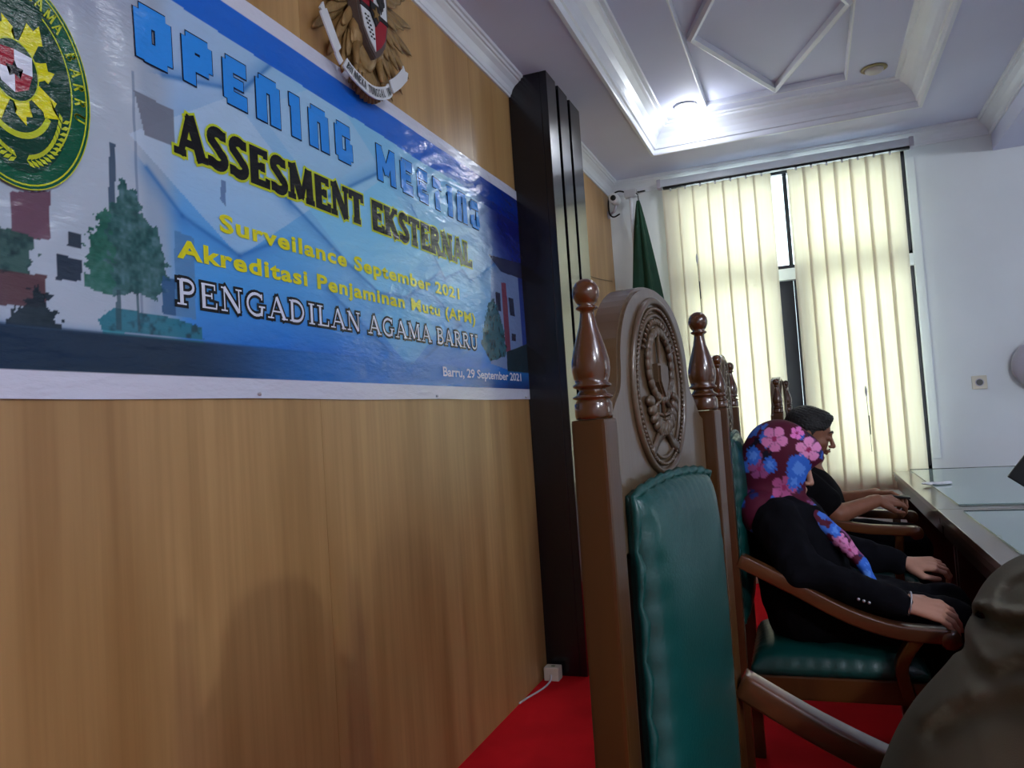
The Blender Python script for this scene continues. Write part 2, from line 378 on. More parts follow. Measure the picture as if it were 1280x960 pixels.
def line_mould(bm, p0, p1, nx, ny, prof, z0, m0=0, m1=0):
    rings = []
    d = Vector((p1[0]-p0[0], p1[1]-p0[1], 0)).normalized()
    for p, s in ((p0, m0), (p1, m1)):
        rings.append([bm.verts.new((p[0]+nx*o+d.x*s*o, p[1]+ny*o+d.y*s*o, z0+h)) for o, h in prof[:-1]])
    n = len(rings[0])
    for i in range(n): bm.faces.new((rings[0][i], rings[0][(i+1)%n], rings[1][(i+1)%n], rings[1][i]))
    bm.faces.new(rings[0]); bm.faces.new(rings[1][::-1]); return bm
bm = B(); line_mould(bm, (0.0005, YB), (0.0005, 3.556), 1, 0, cp, ZC-.0005); struct(obj('trim_1', bm, MOLD))
bm = B(); line_mould(bm, (0.0005, 4.142), (0.0005, YF-.0005), 1, 0, cp, ZC-.0005, 0, -1); struct(obj('trim_2', bm, MOLD))
BX0, BX1, BZ = 2.45, 2.80, 2.70
bm = B(); line_mould(bm, (0.0005, YF-.0005), (BX0-.001, YF-.0005), 0, -1, cp, ZC-.0005, 1, -1); struct(obj('trim_3', bm, MOLD))
bm = B(); line_mould(bm, (BX0-.0005, YB), (BX0-.0005, YF-.001), -1, 0, cp, ZC-.0005, 0, -1); struct(obj('trim_4', bm, MOLD))
bm = B(); box(bm, BX0, BX1, YB, YF, BZ, ZC); o = struct(obj('ceiling_beam', bm, CEIL))
tp = [(-.012, ZC-.012), (.006, ZC-.012), (.010, ZC-.004), (.012, ZC+.02), (.022, ZC+.024), (.026, ZC+.045), (.040, ZC+.078), (.062, ZC+.104), (.090, ZC+.122), (.104, ZC+.128), (.108, ZC+.138), (.128, ZC+.141), (.134, ZC+.151)]
bm = B(); rect_sweep(bm, TX0, TX1, TY0, TY1, tp)
rect_sweep(bm, TX0, TX1, TY0, TY1, [(-.012, ZC-.012), (-.012, ZC+.001)])
struct(obj('trim_5', bm, MOLD))
bm = B(); rect_sweep(bm, SX0, SX1, SY0, SY1, [(-.004, 3.047), (.004, 3.047), (.008, 3.06), (.010, 3.088)]); struct(obj('trim_6', bm, MOLD))
def rhomb(c, hx, hy, w, z0, z1):
    bm = B(); n = math.hypot(hx, hy); kx = w*n/hy; ky = w*n/hx
    out = [(c[0], c[1]+hy), (c[0]+hx, c[1]), (c[0], c[1]-hy), (c[0]-hx, c[1])]
    inn = [(c[0], c[1]+hy-ky), (c[0]+hx-kx, c[1]), (c[0], c[1]-hy+ky), (c[0]-hx+kx, c[1])]
    mid = [((a[0]+b[0])/2, (a[1]+b[1])/2) for a, b in zip(out, inn)]
    R = [[bm.verts.new((x, y, z)) for x, y in q] for q, z in ((out, z1), (out, z0+.012), (mid, z0), (inn, z0+.008), (inn, z1))]
    for a, b in zip(R, R[1:]):
        for i in range(4): bm.faces.new((a[i], a[(i+1)%4], b[(i+1)%4], b[i]))
    return bm
for i, (cy) in enumerate((3.93, 1.75, -.3)):
    struct(obj('trim_%d' % (7+i), rhomb((1.218, cy), 0.385, 0.945, 0.035, 3.045, 3.086), MOLD))
# ---------------------------------------------------------------- far window
win = B()
fy0, fy1 = YF+.03, YF+.09
for a in ((WX0, WX0+.035, WZ0, WZ1), (WX1-.035, WX1, WZ0, WZ1), (WX0, WX1, WZ0, WZ0+.04), (WX0, WX1, WZ1-.02, WZ1)):
    box(win, a[0], a[1], fy0, fy1, a[2], a[3], .003)
wn = struct(obj('window_1', win, FRAME))
bm = B(); box(bm, 1.205, 1.232, fy0+.005, fy1-.005, 2.13, WZ1, .003); obj('mullion', bm, FRAME, wn)
bm = B(); box(bm, 1.120, 1.222, fy0-.01, fy1, WZ0, 2.04, .003); obj('sash_stile', bm, FRAME, wn)
bm = B(); box(bm, 1.224, 1.320, fy0-.01, fy1, WZ0, 2.04, .003); obj('sash_stile', bm, FRAME, wn)
bm = B(); box(bm, WX0, WX1, fy0, fy1, 2.123, 2.150, .003); obj('top_light_rail', bm, FRAME, wn)
bm = B(); box(bm, WX0, WX1, YF-.004, YF+.09, 2.045, 2.122, .003); obj('transom', bm, WHITE, wn)
bm = B(); box(bm, WX0+.03, WX1-.03, YF+.062, YF+.066, WZ0+.03, 2.045); obj('pane', bm, PANE, wn)
bm = B(); box(bm, WX0+.03, WX1-.03, YF+.062, YF+.066, 2.12, WZ1-.01); obj('pane', bm, PANE, wn)
bm = B(); box(bm, WX0-.02, WX1+.02, YF-.03, YF-.0005, WZ0-.03, WZ0, .004); obj('window_sill', bm, WHITE, wn)
bm = B(); box(bm, WX1+.002, WX1+.05, YF-.012, YF-.0005, 0.8, 2.74, .003); obj('window_surround', bm, WHITE, wn)
bm = B(); box(bm, -6, 12, YF+.3, 30, -.4, -.3); struct(obj('outdoor_ground', bm, mat('pale_concrete', s2l((190, 190, 184)), 0.9, var=0.08)))
# right-hand windows (outside the frame, they light the hall)
for i, (a, b) in enumerate(((3.3, 4.7),)):
    bm = B()
    for q in ((a, a+.05, .85, 2.55), (b-.05, b, .85, 2.55), ((a+b)/2-.03, (a+b)/2+.03, .85, 2.55), (a, b, .85, .9), (a, b, 2.5, 2.55)):
        box(bm, XR+.03, XR+.09, q[0], q[1], q[2], q[3])
    struct(obj('window_%d' % (i+2), bm, FRAME))
# vertical blinds
vb = thing('vertical_blind', 'cream vertical slat blind drawn across the far window', 'blind', (0, 5.47, 0))
bm = B(); box(bm, 0.40, 1.985, -.032, .028, 2.775, 2.824, .006); box(bm, 0.40, 1.985, .028, .034, 2.79, 2.83, .002); obj('headrail', bm, mat('white_blue_rail', s2l((196, 204, 214)), .3, var=.02), vb)
for x in (0.395, 1.985):
    bm = B(); box(bm, x-.014, x+.014, -.034, .034, 2.768, 2.83, .006); obj('rail_end_cap', bm, GREYP, vb)
for x in (0.75, 1.25, 1.7):
    bm = B(); box(bm, x-.012, x+.012, .02, .128, 2.82, 2.835, .002); obj('rail_bracket', bm, STEEL, vb)
bm = B(); box(bm, 0.42, 1.975, -.020, .018, 2.762, 2.776, .002); obj('rail_channel', bm, DARKP, vb)
sl_x = [0.425+.0995*i+.05 for i in range(8)][:7] + [1.262+.0985*i+.05 for i in range(7)]
sl_x = [0.470+.1015*i for i in range(7)] + [1.298+.0940*i for i in range(7)]
for i, x in enumerate(sl_x):
    ang = math.radians(random.uniform(7, 13)); w = .0585; zb = 0.60 if i < 7 else 0.62
    n = 7; k = 14; V = []; F = []
    ph = random.uniform(0, 6)
    for r in range(k+1):
        z = 2.757-(2.757-zb)*r/k
        for c in range(n):
            t = -1+2*c/(n-1); sway = .006*math.sin(ph+r*.5)*r/k
            u = t*w; bow = .006*(1-t*t)
            V.append((x+u*math.cos(ang)-bow*math.sin(ang), u*math.sin(ang)+bow+sway, z))
    for r in range(k):
        for c in range(n-1): F.append((r*n+c, r*n+c+1, (r+1)*n+c+1, (r+1)*n+c))
    o = pyobj('slat', V, F, BLIND, vb, True)
    md = o.modifiers.new('thick', 'SOLIDIFY'); md.thickness = .0008
    bm = B(); box(bm, x-.006, x+.006, -.006, .006, 2.745, 2.767, .002); obj('slat_hook', bm, WPAINT, vb)
for x, z in ((0.62, 2.2), (1.60, 1.22)):
    bm = B(); tube(bm, [(x, -.05, z+.02), (x+.004, -.05, z-.35)], .0016, 6); tube(bm, [(x+.004, -.05, z-.12), (x+.005, -.05, z-.24)], .004, 8); obj('pull_cord', bm, FRAME, vb)
    bm = B(); lathe(bm, [(.002, z+.07), (.007, z+.05), (.008, z+.03), (.003, z)], (x, -.05, 0), 10); obj('cord_joint', bm, WPAINT, vb)
for k, (xa, xb) in enumerate(((0.42, 1.13), (1.25, 1.94))):
    bm = B(); tube(bm, [(xa+(xb-xa)*i/40, -.004+.006*math.sin(i*PI/3), 0.63-.012*abs(math.sin(i*PI/6.6))) for i in range(41)], .0014, 5); obj('bottom_chain', bm, PLASTIC, vb)

# ---------------------------------------------------------------- black pilaster
pl = thing('pilaster', 'tall black lacquered pilaster with three raised vertical ribs', 'column', (0, 3.557, 0))
bm = B(); box(bm, 0.0008, 0.165, 0, .583, 0, ZC-.001, .002); obj('shaft', bm, BLACK, pl)
for a, b in ((0, .150), (.196, .352), (.398, .583)):
    bm = B(); box(bm, 0.1655, 0.200, a, b, 0, ZC-.001, .003); obj('rib', bm, BLACK, pl)

# ---------------------------------------------------------------- BANNER
POLY=[
([(1.225,1.959),(1.334,1.955),(1.334,1.872),(1.252,1.871)],(112,118,134)),
([(1.159,1.828),(1.174,1.828),(1.168,1.694),(1.152,1.693)],(62,82,104)),
([(0.948,1.674),(1.025,1.694),(1.021,1.604),(0.945,1.589)],(98,62,80)),
([(1.058,1.626),(1.089,1.625),(1.088,1.598),(1.056,1.598)],(30,44,60)),
([(1.033,1.579),(1.087,1.578),(1.085,1.536),(1.03,1.531)],(26,40,58)),
([(1.189,1.765),(1.157,1.702),(1.123,1.671),(1.087,1.57),(1.09,1.528),(1.157,1.514),(1.216,1.532),(1.268,1.518),(1.297,1.57),(1.287,1.655),(1.246,1.698),(1.218,1.742)],(38,86,84)),
([(0.7,1.63),(0.982,1.602),(0.991,1.554),(0.972,1.53),(0.7,1.523)],(45,80,75)),
([(0.7,1.523),(1.011,1.536),(1.008,1.477),(0.7,1.461)],(80,48,54)),
([(0.927,1.442),(0.994,1.519),(1.028,1.465),(1.031,1.44)],(16,32,44)),
([(1.117,1.466),(1.155,1.494),(1.31,1.488),(1.392,1.474),(1.391,1.447),(1.125,1.446)],(30,110,130)),
([(1.125,1.446),(1.403,1.442),(1.389,1.43),(1.125,1.435)],(52,150,165)),
([(1.479,1.837),(1.495,1.836),(1.491,1.776),(1.473,1.787)],(90,120,165)),
([(1.282,1.576),(1.32,1.573),(1.315,1.492),(1.277,1.495)],(40,84,130)),
([(1.322,1.683),(1.381,1.677),(1.374,1.491),(1.315,1.494)],(80,130,180)),
([(3.173,1.949),(3.5,1.93),(3.5,1.429),(3.091,1.467)],(118,138,180)),
([(3.136,1.95),(3.563,1.978),(3.664,1.905),(3.286,1.895)],(30,36,70)),
([(3.278,1.846),(3.338,1.851),(3.341,1.533),(3.28,1.529)],(112,44,66)),
([(3.202,1.793),(3.259,1.793),(3.254,1.709),(3.197,1.71)],(25,30,60)),
([(3.357,1.787),(3.419,1.787),(3.424,1.704),(3.362,1.705)],(25,30,60)),
([(3.367,1.62),(3.419,1.62),(3.413,1.586),(3.361,1.586)],(25,30,60)),
([(3.0,1.547),(3.099,1.727),(3.178,1.765),(3.27,1.638),(3.287,1.511),(3.093,1.477)],(30,84,100)),
([(3.29,1.53),(3.56,1.583),(3.6,1.36),(3.277,1.36)],(16,40,50)),
]
LINES=[
[(1.348,1.721),(1.53,1.663),(1.698,1.735)],
[(1.646,1.888),(1.742,1.848),(2.0,1.728),(2.187,1.657)],
[(2.187,1.657),(2.367,1.664),(2.644,1.793)],
[(2.444,2.003),(2.683,1.777),(2.852,1.835),(2.918,1.805),(3.04,1.844),(3.204,1.919)],
[(1.892,1.631),(2.246,1.464)],
[(2.578,1.699),(2.803,1.61),(2.477,1.46)],
[(1.252,1.802),(1.348,1.721)],
[(1.779,2.289),(1.569,2.086),(1.308,2.023)],
[(2.248,2.07),(1.893,1.889)],
]
BY0, BY1, BZ0, BZ1 = 0.30, 3.557, 1.315, 2.335
def ripple(Y, Z):
    r = .0016*np.sin(Y*9+1.3*np.sin(Z*5))*np.sin(Z*4.1+Y*2.2)
    r = r + .0034*np.exp(-((Y-2.85)/.35)**2-((Z-2.16)/.12)**2)*np.sin((Z*1.9-Y*.55)*48+2*np.sin(Y*11))
    r = r + .0030*np.exp(-((Y-1.0)/.30)**2-((Z-2.05)/.22)**2)*np.sin((Z*1.0+Y*1.4)*34+2*np.sin(Z*17))
    r = r + .0012*np.exp(-((Y-1.05)/.25)**2-((Z-1.6)/.15)**2)*np.sin(Y*60+3*np.sin(Z*21))
    return r
_g = np.random.RandomState(3).rand(256, 256)
def vn(Y, Z, f):
    a, b = Y*f, Z*f; i, j = np.floor(a).astype(int), np.floor(b).astype(int); u, v = a-i, b-j; u = u*u*(3-2*u); v = v*v*(3-2*v); g = lambda p, q: _g[p % 256, q % 256]
    return g(i, j)*(1-u)*(1-v)+g(i+1, j)*u*(1-v)+g(i, j+1)*(1-u)*v+g(i+1, j+1)*u*v
def paint(Y, Z):
    C = np.zeros(Y.shape+(3,)); S = lambda c: np.array(c, float)
    def mixm(m, c):
        nonlocal C
        C = C*(1-m[..., None])+S(c)*m[..., None]
    ss = lambda x, a, b: np.clip((x-a)/(b-a), 0, 1)**2*(3-2*np.clip((x-a)/(b-a), 0, 1))
    n1 = np.sin(Y*3.1+1)*np.sin(Z*6+Y*2)
    C[:] = S((160, 188, 224)); mixm(ss(Z, 2.1, 1.55)*.9, (60, 148, 226)); mixm(ss(Z, 1.60, 1.42)*.9, (14, 104, 206))
    mixm(ss(Y, 1.3, 2.2)*(1-ss(Y, 2.8, 3.2))*.6*ss(Z, 1.5, 1.8), (112, 196, 240))
    mixm(np.clip(n1, 0, 1)*.18, (210, 225, 240))
    # pale building at the left
    mixm((1-ss(Y, 1.28, 1.36))*.85, (160, 172, 190)); mixm((1-ss(Y, 1.22, 1.26))*ss(Z, 1.44, 1.46)*(1-ss(Z, 2.1, 2.2))*.6, (190, 198, 210))
    mixm((np.abs(Y-1.225) < .004)*(Z < 2.0)*(Z > 1.45)*.5, (90, 110, 140))
    # overlapping translucent squares
    for cy, cz, s, c, a in ((1.53, 1.86, .20, (190, 212, 236), .55), (2.19, 1.86, .24, (130, 206, 244), .6), (2.72, 1.95, .20, (140, 205, 242), .55), (2.36, 1.56, .14, (110, 190, 232), .5), (1.95, 2.06, .2, (176, 204, 232), .45), (2.95, 1.98, .18, (150, 186, 226), .5)):
        q = np.abs(Y-cy)*.62+np.abs(Z-cz); mixm((q < s)*a, c)
    # dark sky at the right
    mixm(ss(Y, 3.0, 3.35)*ss(Z, 1.75, 2.15), (6, 20, 100)); mixm(ss(Y, 3.15, 3.5)*.75, (10, 22, 110))
    def inpoly(P):
        m = np.zeros(Y.shape, bool); n = len(P)
        for i in range(n):
            y1, z1 = P[i]; y2, z2 = P[(i+1) % n]
            if z1 == z2: continue
            m ^= ((z1 > Z) != (z2 > Z)) & (Y < (y2-y1)*(Z-z1)/(z2-z1)+y1)
        return m
    Yj = .030*(vn(Y, Z, 70)-.5)+.02*(vn(Y+3, Z, 140)-.5)
    Y0 = Y
    for P, c in POLY:
        if c in ((38, 86, 84), (45, 80, 75), (30, 84, 100), (16, 32, 44)): Y = Y0+Yj
        else: Y = Y0
        mixm(inpoly(P)*(.9 if Y0.size else 1), c)
    Y = Y0
    # trees: lighter leaf clumps
    lf = vn(Y, Z, 60)*.6+vn(Y, Z, 150)*.4; Y = Y0+Yj
    t = inpoly(POLY[5][0]); mixm(t*np.clip((lf-.5)*3, 0, 1)*.55, (110, 140, 160)); mixm(t*np.clip((.45-lf)*4, 0, 1)*.6, (16, 56, 62)); mixm(t*(Y < 1.15)*.35, (20, 110, 70))
    for k_ in (6, 8, 9, 20, 21): mixm(inpoly(POLY[k_][0])*np.clip((.5-lf)*3, 0, 1)*.6, (12, 34, 44))
    Y = Y0; mixm(((np.abs(Y-1.165-.03*(Z-1.45)) < .006) | (np.abs(Y-1.215) < .004))*(Z > 1.45)*(Z < 1.53)*.7, (40, 70, 80)); mixm(np.clip(vn(Y, Z, 9)-.4, 0, 1)*(1-ss(Y, 1.2, 1.4))*.25, (110, 124, 150))
    # road
    mixm(ss(Z, 1.447, 1.437)*(1-ss(Y, 1.3, 2.2))*.95, (10, 36, 62)); mixm(ss(Z, 1.447, 1.437)*ss(Y, 1.3, 1.9)*.8, (24, 112, 200))
    mixm(ss(Z, 1.44, 1.36)*ss(Y, 2.7, 3.4)*.8, (14, 46, 110))
    for L in LINES:
        for (a, b), (c, d) in zip(L, L[1:]):
            l2 = (c-a)**2+(d-b)**2; tt = np.clip(((Y-a)*(c-a)+(Z-b)*(d-b))/l2, 0, 1)
            dd = np.hypot(Y-a-tt*(c-a), (Z-b-tt*(d-b))*1.0)
            side = ((Y-a)*(d-b)-(Z-b)*(c-a)) > 0
            mixm(np.exp(-(dd/.006)**2)*.55, (24, 92, 170)); mixm(np.exp(-(dd/.03)**2)*side*.30, (40, 110, 190))
    # top band
    mixm(((Z > 2.212+.014*np.sin(Y*2.2+.4)-.02*ss(Y, 2.1, 2.6)) & (Y > .3))*(ss(Y, .9, 1.3)*.97), (18, 98, 208))
    mixm((Z > 2.17)*ss(Y, 2.8, 3.4)*.9, (8, 34, 120))
    mixm((1-ss(Y, .9, 1.35))*ss(Z, 2.0, 2.2)*.6, (120, 112, 160))
    # white border
    mixm(((Z < 1.362) | (Z > 2.29))*1.0, (206, 208, 226))
    return C/255
bn = thing('banner', 'wide blue and white printed vinyl banner pinned to the wood-panelled wall', 'banner', (0.0035, 0, 0))
ny, nz = 1000, 330
gy = np.linspace(BY0, BY1, ny); gz = np.linspace(BZ0, BZ1, nz); YY, ZZ = np.meshgrid(gy, gz, indexing='ij')
sag = .003*np.sin((YY-.6)*PI/.975)**2*(ZZ < 1.36)
V = np.stack([ripple(YY, ZZ)+.003, YY, ZZ-sag*np.clip((1.36-ZZ)/.045, 0, 1)], -1).reshape(-1, 3)
ii = (np.arange(ny-1)[:, None]*nz+np.arange(nz-1)[None]).ravel(); F = np.stack([ii, ii+nz, ii+nz+1, ii+1], 1)
me = bpy.data.meshes.new('printed_sheet'); me.vertices.add(len(V)); me.vertices.foreach_set('co', V.astype(np.float32).ravel())
me.loops.add(len(F)*4); me.loops.foreach_set('vertex_index', F.astype(np.int32).ravel()); me.polygons.add(len(F)); me.polygons.foreach_set('loop_start', np.arange(len(F), dtype=np.int32)*4); me.update(calc_edges=True)
Cc = paint(YY, ZZ).reshape(-1, 3); Cl = np.where(Cc <= .04045, Cc/12.92, ((Cc+.055)/1.055)**2.4)
ca = me.color_attributes.new('print', 'FLOAT_COLOR', 'POINT'); ca.data.foreach_set('color', np.concatenate([Cl, np.ones((len(Cl), 1))], 1).astype(np.float32).ravel())
def vcmat(name, attr, rough, bump=0.0, bscale=200, coat=0.0, spec=.5):
    m = bpy.data.materials.new(name); m.use_nodes = True; nt = m.node_tree; b = nt.nodes['Principled BSDF']
    a = nt.nodes.new('ShaderNodeAttribute'); a.attribute_name = attr; nt.links.new(a.outputs['Color'], b.inputs['Base Color'])
    b.inputs['Roughness'].default_value = rough; b.inputs['Coat Weight'].default_value = coat; b.inputs['Specular IOR Level'].default_value = spec
    if bump:
        tc = nt.nodes.new('ShaderNodeTexCoord'); n = nt.nodes.new('ShaderNodeTexNoise'); n.inputs['Scale'].default_value = bscale; nt.links.new(tc.outputs['Object'], n.inputs[0])
        bp = nt.nodes.new('ShaderNodeBump'); bp.inputs['Strength'].default_value = bump; bp.inputs['Distance'].default_value = .005; nt.links.new(n.outputs[0], bp.inputs['Height']); nt.links.new(bp.outputs[0], b.inputs['Normal'])
    return m
me_obj('printed_sheet', me, vcmat('vinyl_print', 'print', 0.16), bn, True)
for y in (0.6, 1.571, 2.546, 3.49):
    bm = B(); lathe(bm, [(.004, 0), (.005, .006), (.002, .010)], (0.004, y, 1.325), 8, 'x'); obj('pin', bm, STEEL, bn)

def gloss_bump(m):
    nt = m.node_tree; b = nt.nodes['Principled BSDF']; tc = nt.nodes.new('ShaderNodeTexCoord'); mp = nt.nodes.new('ShaderNodeMapping'); mp.inputs['Rotation'].default_value = (math.radians(28), 0, 0); mp.inputs['Scale'].default_value = (1, .7, 2.2)
    n = nt.nodes.new('ShaderNodeTexNoise'); n.inputs['Scale'].default_value = 7; n.inputs['Detail'].default_value = 6; n.inputs['Roughness'].default_value = .55
    nt.links.new(tc.outputs['Object'], mp.inputs[0]); nt.links.new(mp.outputs[0], n.inputs[0])
    bp = nt.nodes.new('ShaderNodeBump'); bp.inputs['Strength'].default_value = .8; bp.inputs['Distance'].default_value = .012; nt.links.new(n.outputs[0], bp.inputs['Height']); nt.links.new(bp.outputs[0], b.inputs['Normal']); return m
gloss_bump(bpy.data.materials['vinyl_print'])
def ink(name, c, rough=.17): return gloss_bump(mat(name, s2l(c), rough))
I_BLUE = ink('ink_blue', (44, 140, 232)); I_DK = ink('ink_navy', (14, 24, 56)); I_BLK = ink('ink_black', (10, 10, 16)); I_YEL = ink('ink_yellow', (218, 214, 20))
I_YG = ink('ink_yellow_green', (186, 200, 40)); I_WHT = ink('ink_white', (214, 220, 238)); I_GRN = ink('ink_green', (6, 84, 58)); I_GR2 = ink('ink_dark_green', (3, 58, 42)); I_RED = ink('ink_red', (150, 30, 50))
def xat(y, z, lift): return float(ripple(np.array(y), np.array(z)))+.003+lift
def strip(pts, w, ext):
    """stroke outline polygons in 2D as quads plus joint discs"""
    polys = []
    for i in range(len(pts)-1):
        a = Vector(pts[i]); b = Vector(pts[i+1]); d = (b-a)
        if d.length < 1e-6: continue
        d.normalize(); n = Vector((-d.y, d.x))*w/2
        e0 = ext if i == 0 else w*.18; e1 = ext if i == len(pts)-2 else w*.18
        a2 = a-d*e0; b2 = b+d*e1
        polys.append([a2+n, b2+n, b2-n, a2-n])
    return polys
def arc(cx, cy, rx, ry, a0, a1, n=10):
    return [(cx+rx*math.cos(math.radians(a0+(a1-a0)*i/n)), cy+ry*math.sin(math.radians(a0+(a1-a0)*i/n))) for i in range(n+1)]
def serif_font(T, t, S):
    """capitals of height 1; T thick, t thin, S serif half length; returns dict letter -> (width, [(pts, w)])"""
    def sf(x, y, s=S): return ([(x-s, y+(t*.45 if y < .5 else -t*.45)), (x+s, y+(t*.45 if y < .5 else -t*.45))], t*.9)
    m = (T+t)/2; G = {}
    G['A'] = (.9, [([(.12, 0), (.42, 1)], t), ([(.42, 1), (.78, 0)], T), ([(.22, .33), (.66, .33)], t), sf(.12, 0, S*.9), sf(.78, 0, S*.9)])
    G['B'] = (.72, [([(.17, 0), (.17, 1)], T), ([(.17, 1-t/2)]+arc(.36, .76, .20, .24-t/2, 90, -90)+[(.17, .52)], m), ([(.17, .52)]+arc(.38, .27, .24, .27-t/2, 90, -90)+[(.17, t/2)], m), sf(.15, 0, S*.7), sf(.15, 1, S*.7)])
    G['D'] = (.9, [([(.17, 0), (.17, 1)], T), ([(.17, 1-t/2)]+arc(.36, .5, .38, .5-t/2, 90, -90, 14)+[(.17, t/2)], m), sf(.15, 0, S*.7), sf(.15, 1, S*.7)])
    G['E'] = (.72, [([(.17, 0), (.17, 1)], T), ([(.1, 1-t/2), (.6, 1-t/2)], t), ([(.17, .52), (.48, .52)], t), ([(.1, t/2), (.64, t/2)], t), ([(.6, 1), (.6, .76)], t), ([(.64, 0), (.66, .26)], t), ([(.48, .4), (.48, .64)], t)])
    G['G'] = (.92, [(arc(.48, .5, .38, .5-t/2, 48, 300, 16), m), ([(.70, .02), (.74, .42)], T*.8), ([(.6, .42), (.88, .42)], t), ([(.74, .72), (.74, .98)], t)])
    G['I'] = (.42, [([(.2, 0), (.2, 1)], T), sf(.2, 0), sf(.2, 1)])
    G['K'] = (.86, [([(.17, 0), (.17, 1)], T), ([(.2, .42), (.66, .98)], t), ([(.34, .58), (.72, .02)], T), sf(.17, 0), sf(.17, 1), sf(.66, 1, S*.8), sf(.72, 0, S*.8)])
    G['L'] = (.7, [([(.17, 0), (.17, 1)], T), ([(.17, t/2), (.62, t/2)], t), ([(.62, 0), (.64, .28)], t), sf(.17, 0), sf(.17, 1)])
    G['M'] = (1.08, [([(.14, 0), (.16, 1)], t), ([(.18, 1), (.52, .08)], T), ([(.52, .08), (.84, 1)], t), ([(.88, 1), (.9, 0)], T), sf(.12, 0, S*.8), sf(.9, 0), sf(.14, 1, S*.6), sf(.9, 1, S*.6)])
    G['N'] = (.92, [([(.16, 0), (.16, 1)], t), ([(.16, 1), (.74, .02)], T), ([(.76, 0), (.76, 1)], t), sf(.14, 0, S*.8), sf(.76, 1, S*.8), sf(.12, 1, S*.5)])
    G['P'] = (.7, [([(.17, 0), (.17, 1)], T), ([(.17, 1-t/2)]+arc(.36, .72, .24, .28-t/2, 90, -90)+[(.17, .46)], m), sf(.17, 0), sf(.15, 1, S*.7)])
    G['R'] = (.82, [([(.17, 0), (.17, 1)], T), ([(.17, 1-t/2)]+arc(.36, .74, .22, .26-t/2, 90, -90)+[(.17, .5)], m), ([(.38, .5), (.7, .02)], T), sf(.17, 0), sf(.15, 1, S*.7), sf(.74, 0, S*.6)])
    G['S'] = (.66, [(arc(.33, .74, .21, .26-t/2, 35, 220, 10)[:-1]+[(.33, .52)]+arc(.33, .26, .23, .26-t/2, 60, -145, 12), m), ([(.53, .74), (.53, .98)], t), ([(.1, .02), (.1, .27)], t)])
    G['T'] = (.78, [([(.36, 0), (.36, 1)], T), ([(.04, 1-t/2), (.68, 1-t/2)], t), ([(.05, 1), (.04, .72)], t), ([(.67, 1), (.68, .72)], t), sf(.36, 0)])
    G['U'] = (.9, [([(.18, 1), (.18, .32)]+arc(.44, .3, .26, .3-t/2, 180, 360, 12)+[(.70, 1)], m), ([(.18, 1), (.18, .35)], T), sf(.18, 1), sf(.72, 1, S*.8)])
    G[' '] = (.34, [])
    return G
BLOCK = {'O': (.8, [([(.17, .0), (.17, .83), (.63, .83), (.63, .17), (.17, .17)], .38)]), 'P': (.8, [([(.17, 0), (.17, .83), (.63, .83), (.63, .45), (.17, .45)], .33)]),
 'E': (.74, [([(.72, .15), (.17, .15), (.17, .85), (.72, .85)], .30), ([(.17, .5), (.62, .5)], .2)]), 'N': (.8, [([(.17, 0), (.17, .84), (.63, .84), (.63, 0)], .34)]),
 'I': (.5, [([(.28, 0), (.28, 1)], .34), ([(.06, .84), (.28, .84)], .30)]), 'G': (.8, [([(.7, .84), (.17, .84), (.17, .16), (.63, .16), (.63, .5), (.48, .5)], .31)]),
 'M': (1.0, [([(.15, 0), (.15, 1)], .28), ([(.85, 0), (.85, 1)], .28), ([(.2, .88), (.5, .3), (.8, .88)], .24)]), 'T': (.74, [([(0.07, .84), (.67, .84)], .32), ([(.37, 0), (.37, .9)], .34)]), ' ': (.62, [])}
def lettering(name, text, font, y0, y1, z0, z1, m, out_m=None, out=0.0, gap=.06, lift=.0016, parent=None):
    adv = 0; items = []
    for ch in text:
        w, st = font[ch]; items.append((adv, st)); adv += w+gap
    adv -= gap; sy = (y1-y0)/adv; sz = z1-z0
    for lay, (mm, grow) in enumerate(((out_m, out), (m, 0.0))):
        if mm is None: continue
        Vv = []; Ff = []; q = 0
        for off, st in items:
            for pts, w in st:
                P = [(y0+(off+x)*sy, z0+yy*sz) for x, yy in pts]
                # stroke width follows direction a little because letters are condensed
                for poly in strip(P, w*math.sqrt(sy*sz)+2*grow, grow):
                    b = len(Vv)
                    q = (q+1) % 7
                    for p in poly: Vv.append((xat(p.x, p.y, lift+lay*.0008+q*.00004), p.x, p.y))
                    Ff.append((b, b+1, b+2, b+3))
        pyobj(name if lay else name+'_outline', Vv, Ff, mm, parent)
lettering('headline_lettering', 'OPENING MEETING', BLOCK, 1.236, 3.062, 2.036, 2.156, I_BLUE, I_DK, .0032, .28, parent=bn)
lettering('title_lettering', 'ASSESMENT EKSTERNAL', serif_font(.31, .18, .2), 1.335, 2.945, 1.858, 1.957, I_BLK, I_YG, .0058, .05, parent=bn)
lettering('institution_lettering', 'PENGADILAN AGAMA BARRU', serif_font(.15, .06, .16), 1.318, 2.958, 1.520, 1.577, I_WHT, I_BLK, .0065, .10, parent=bn)
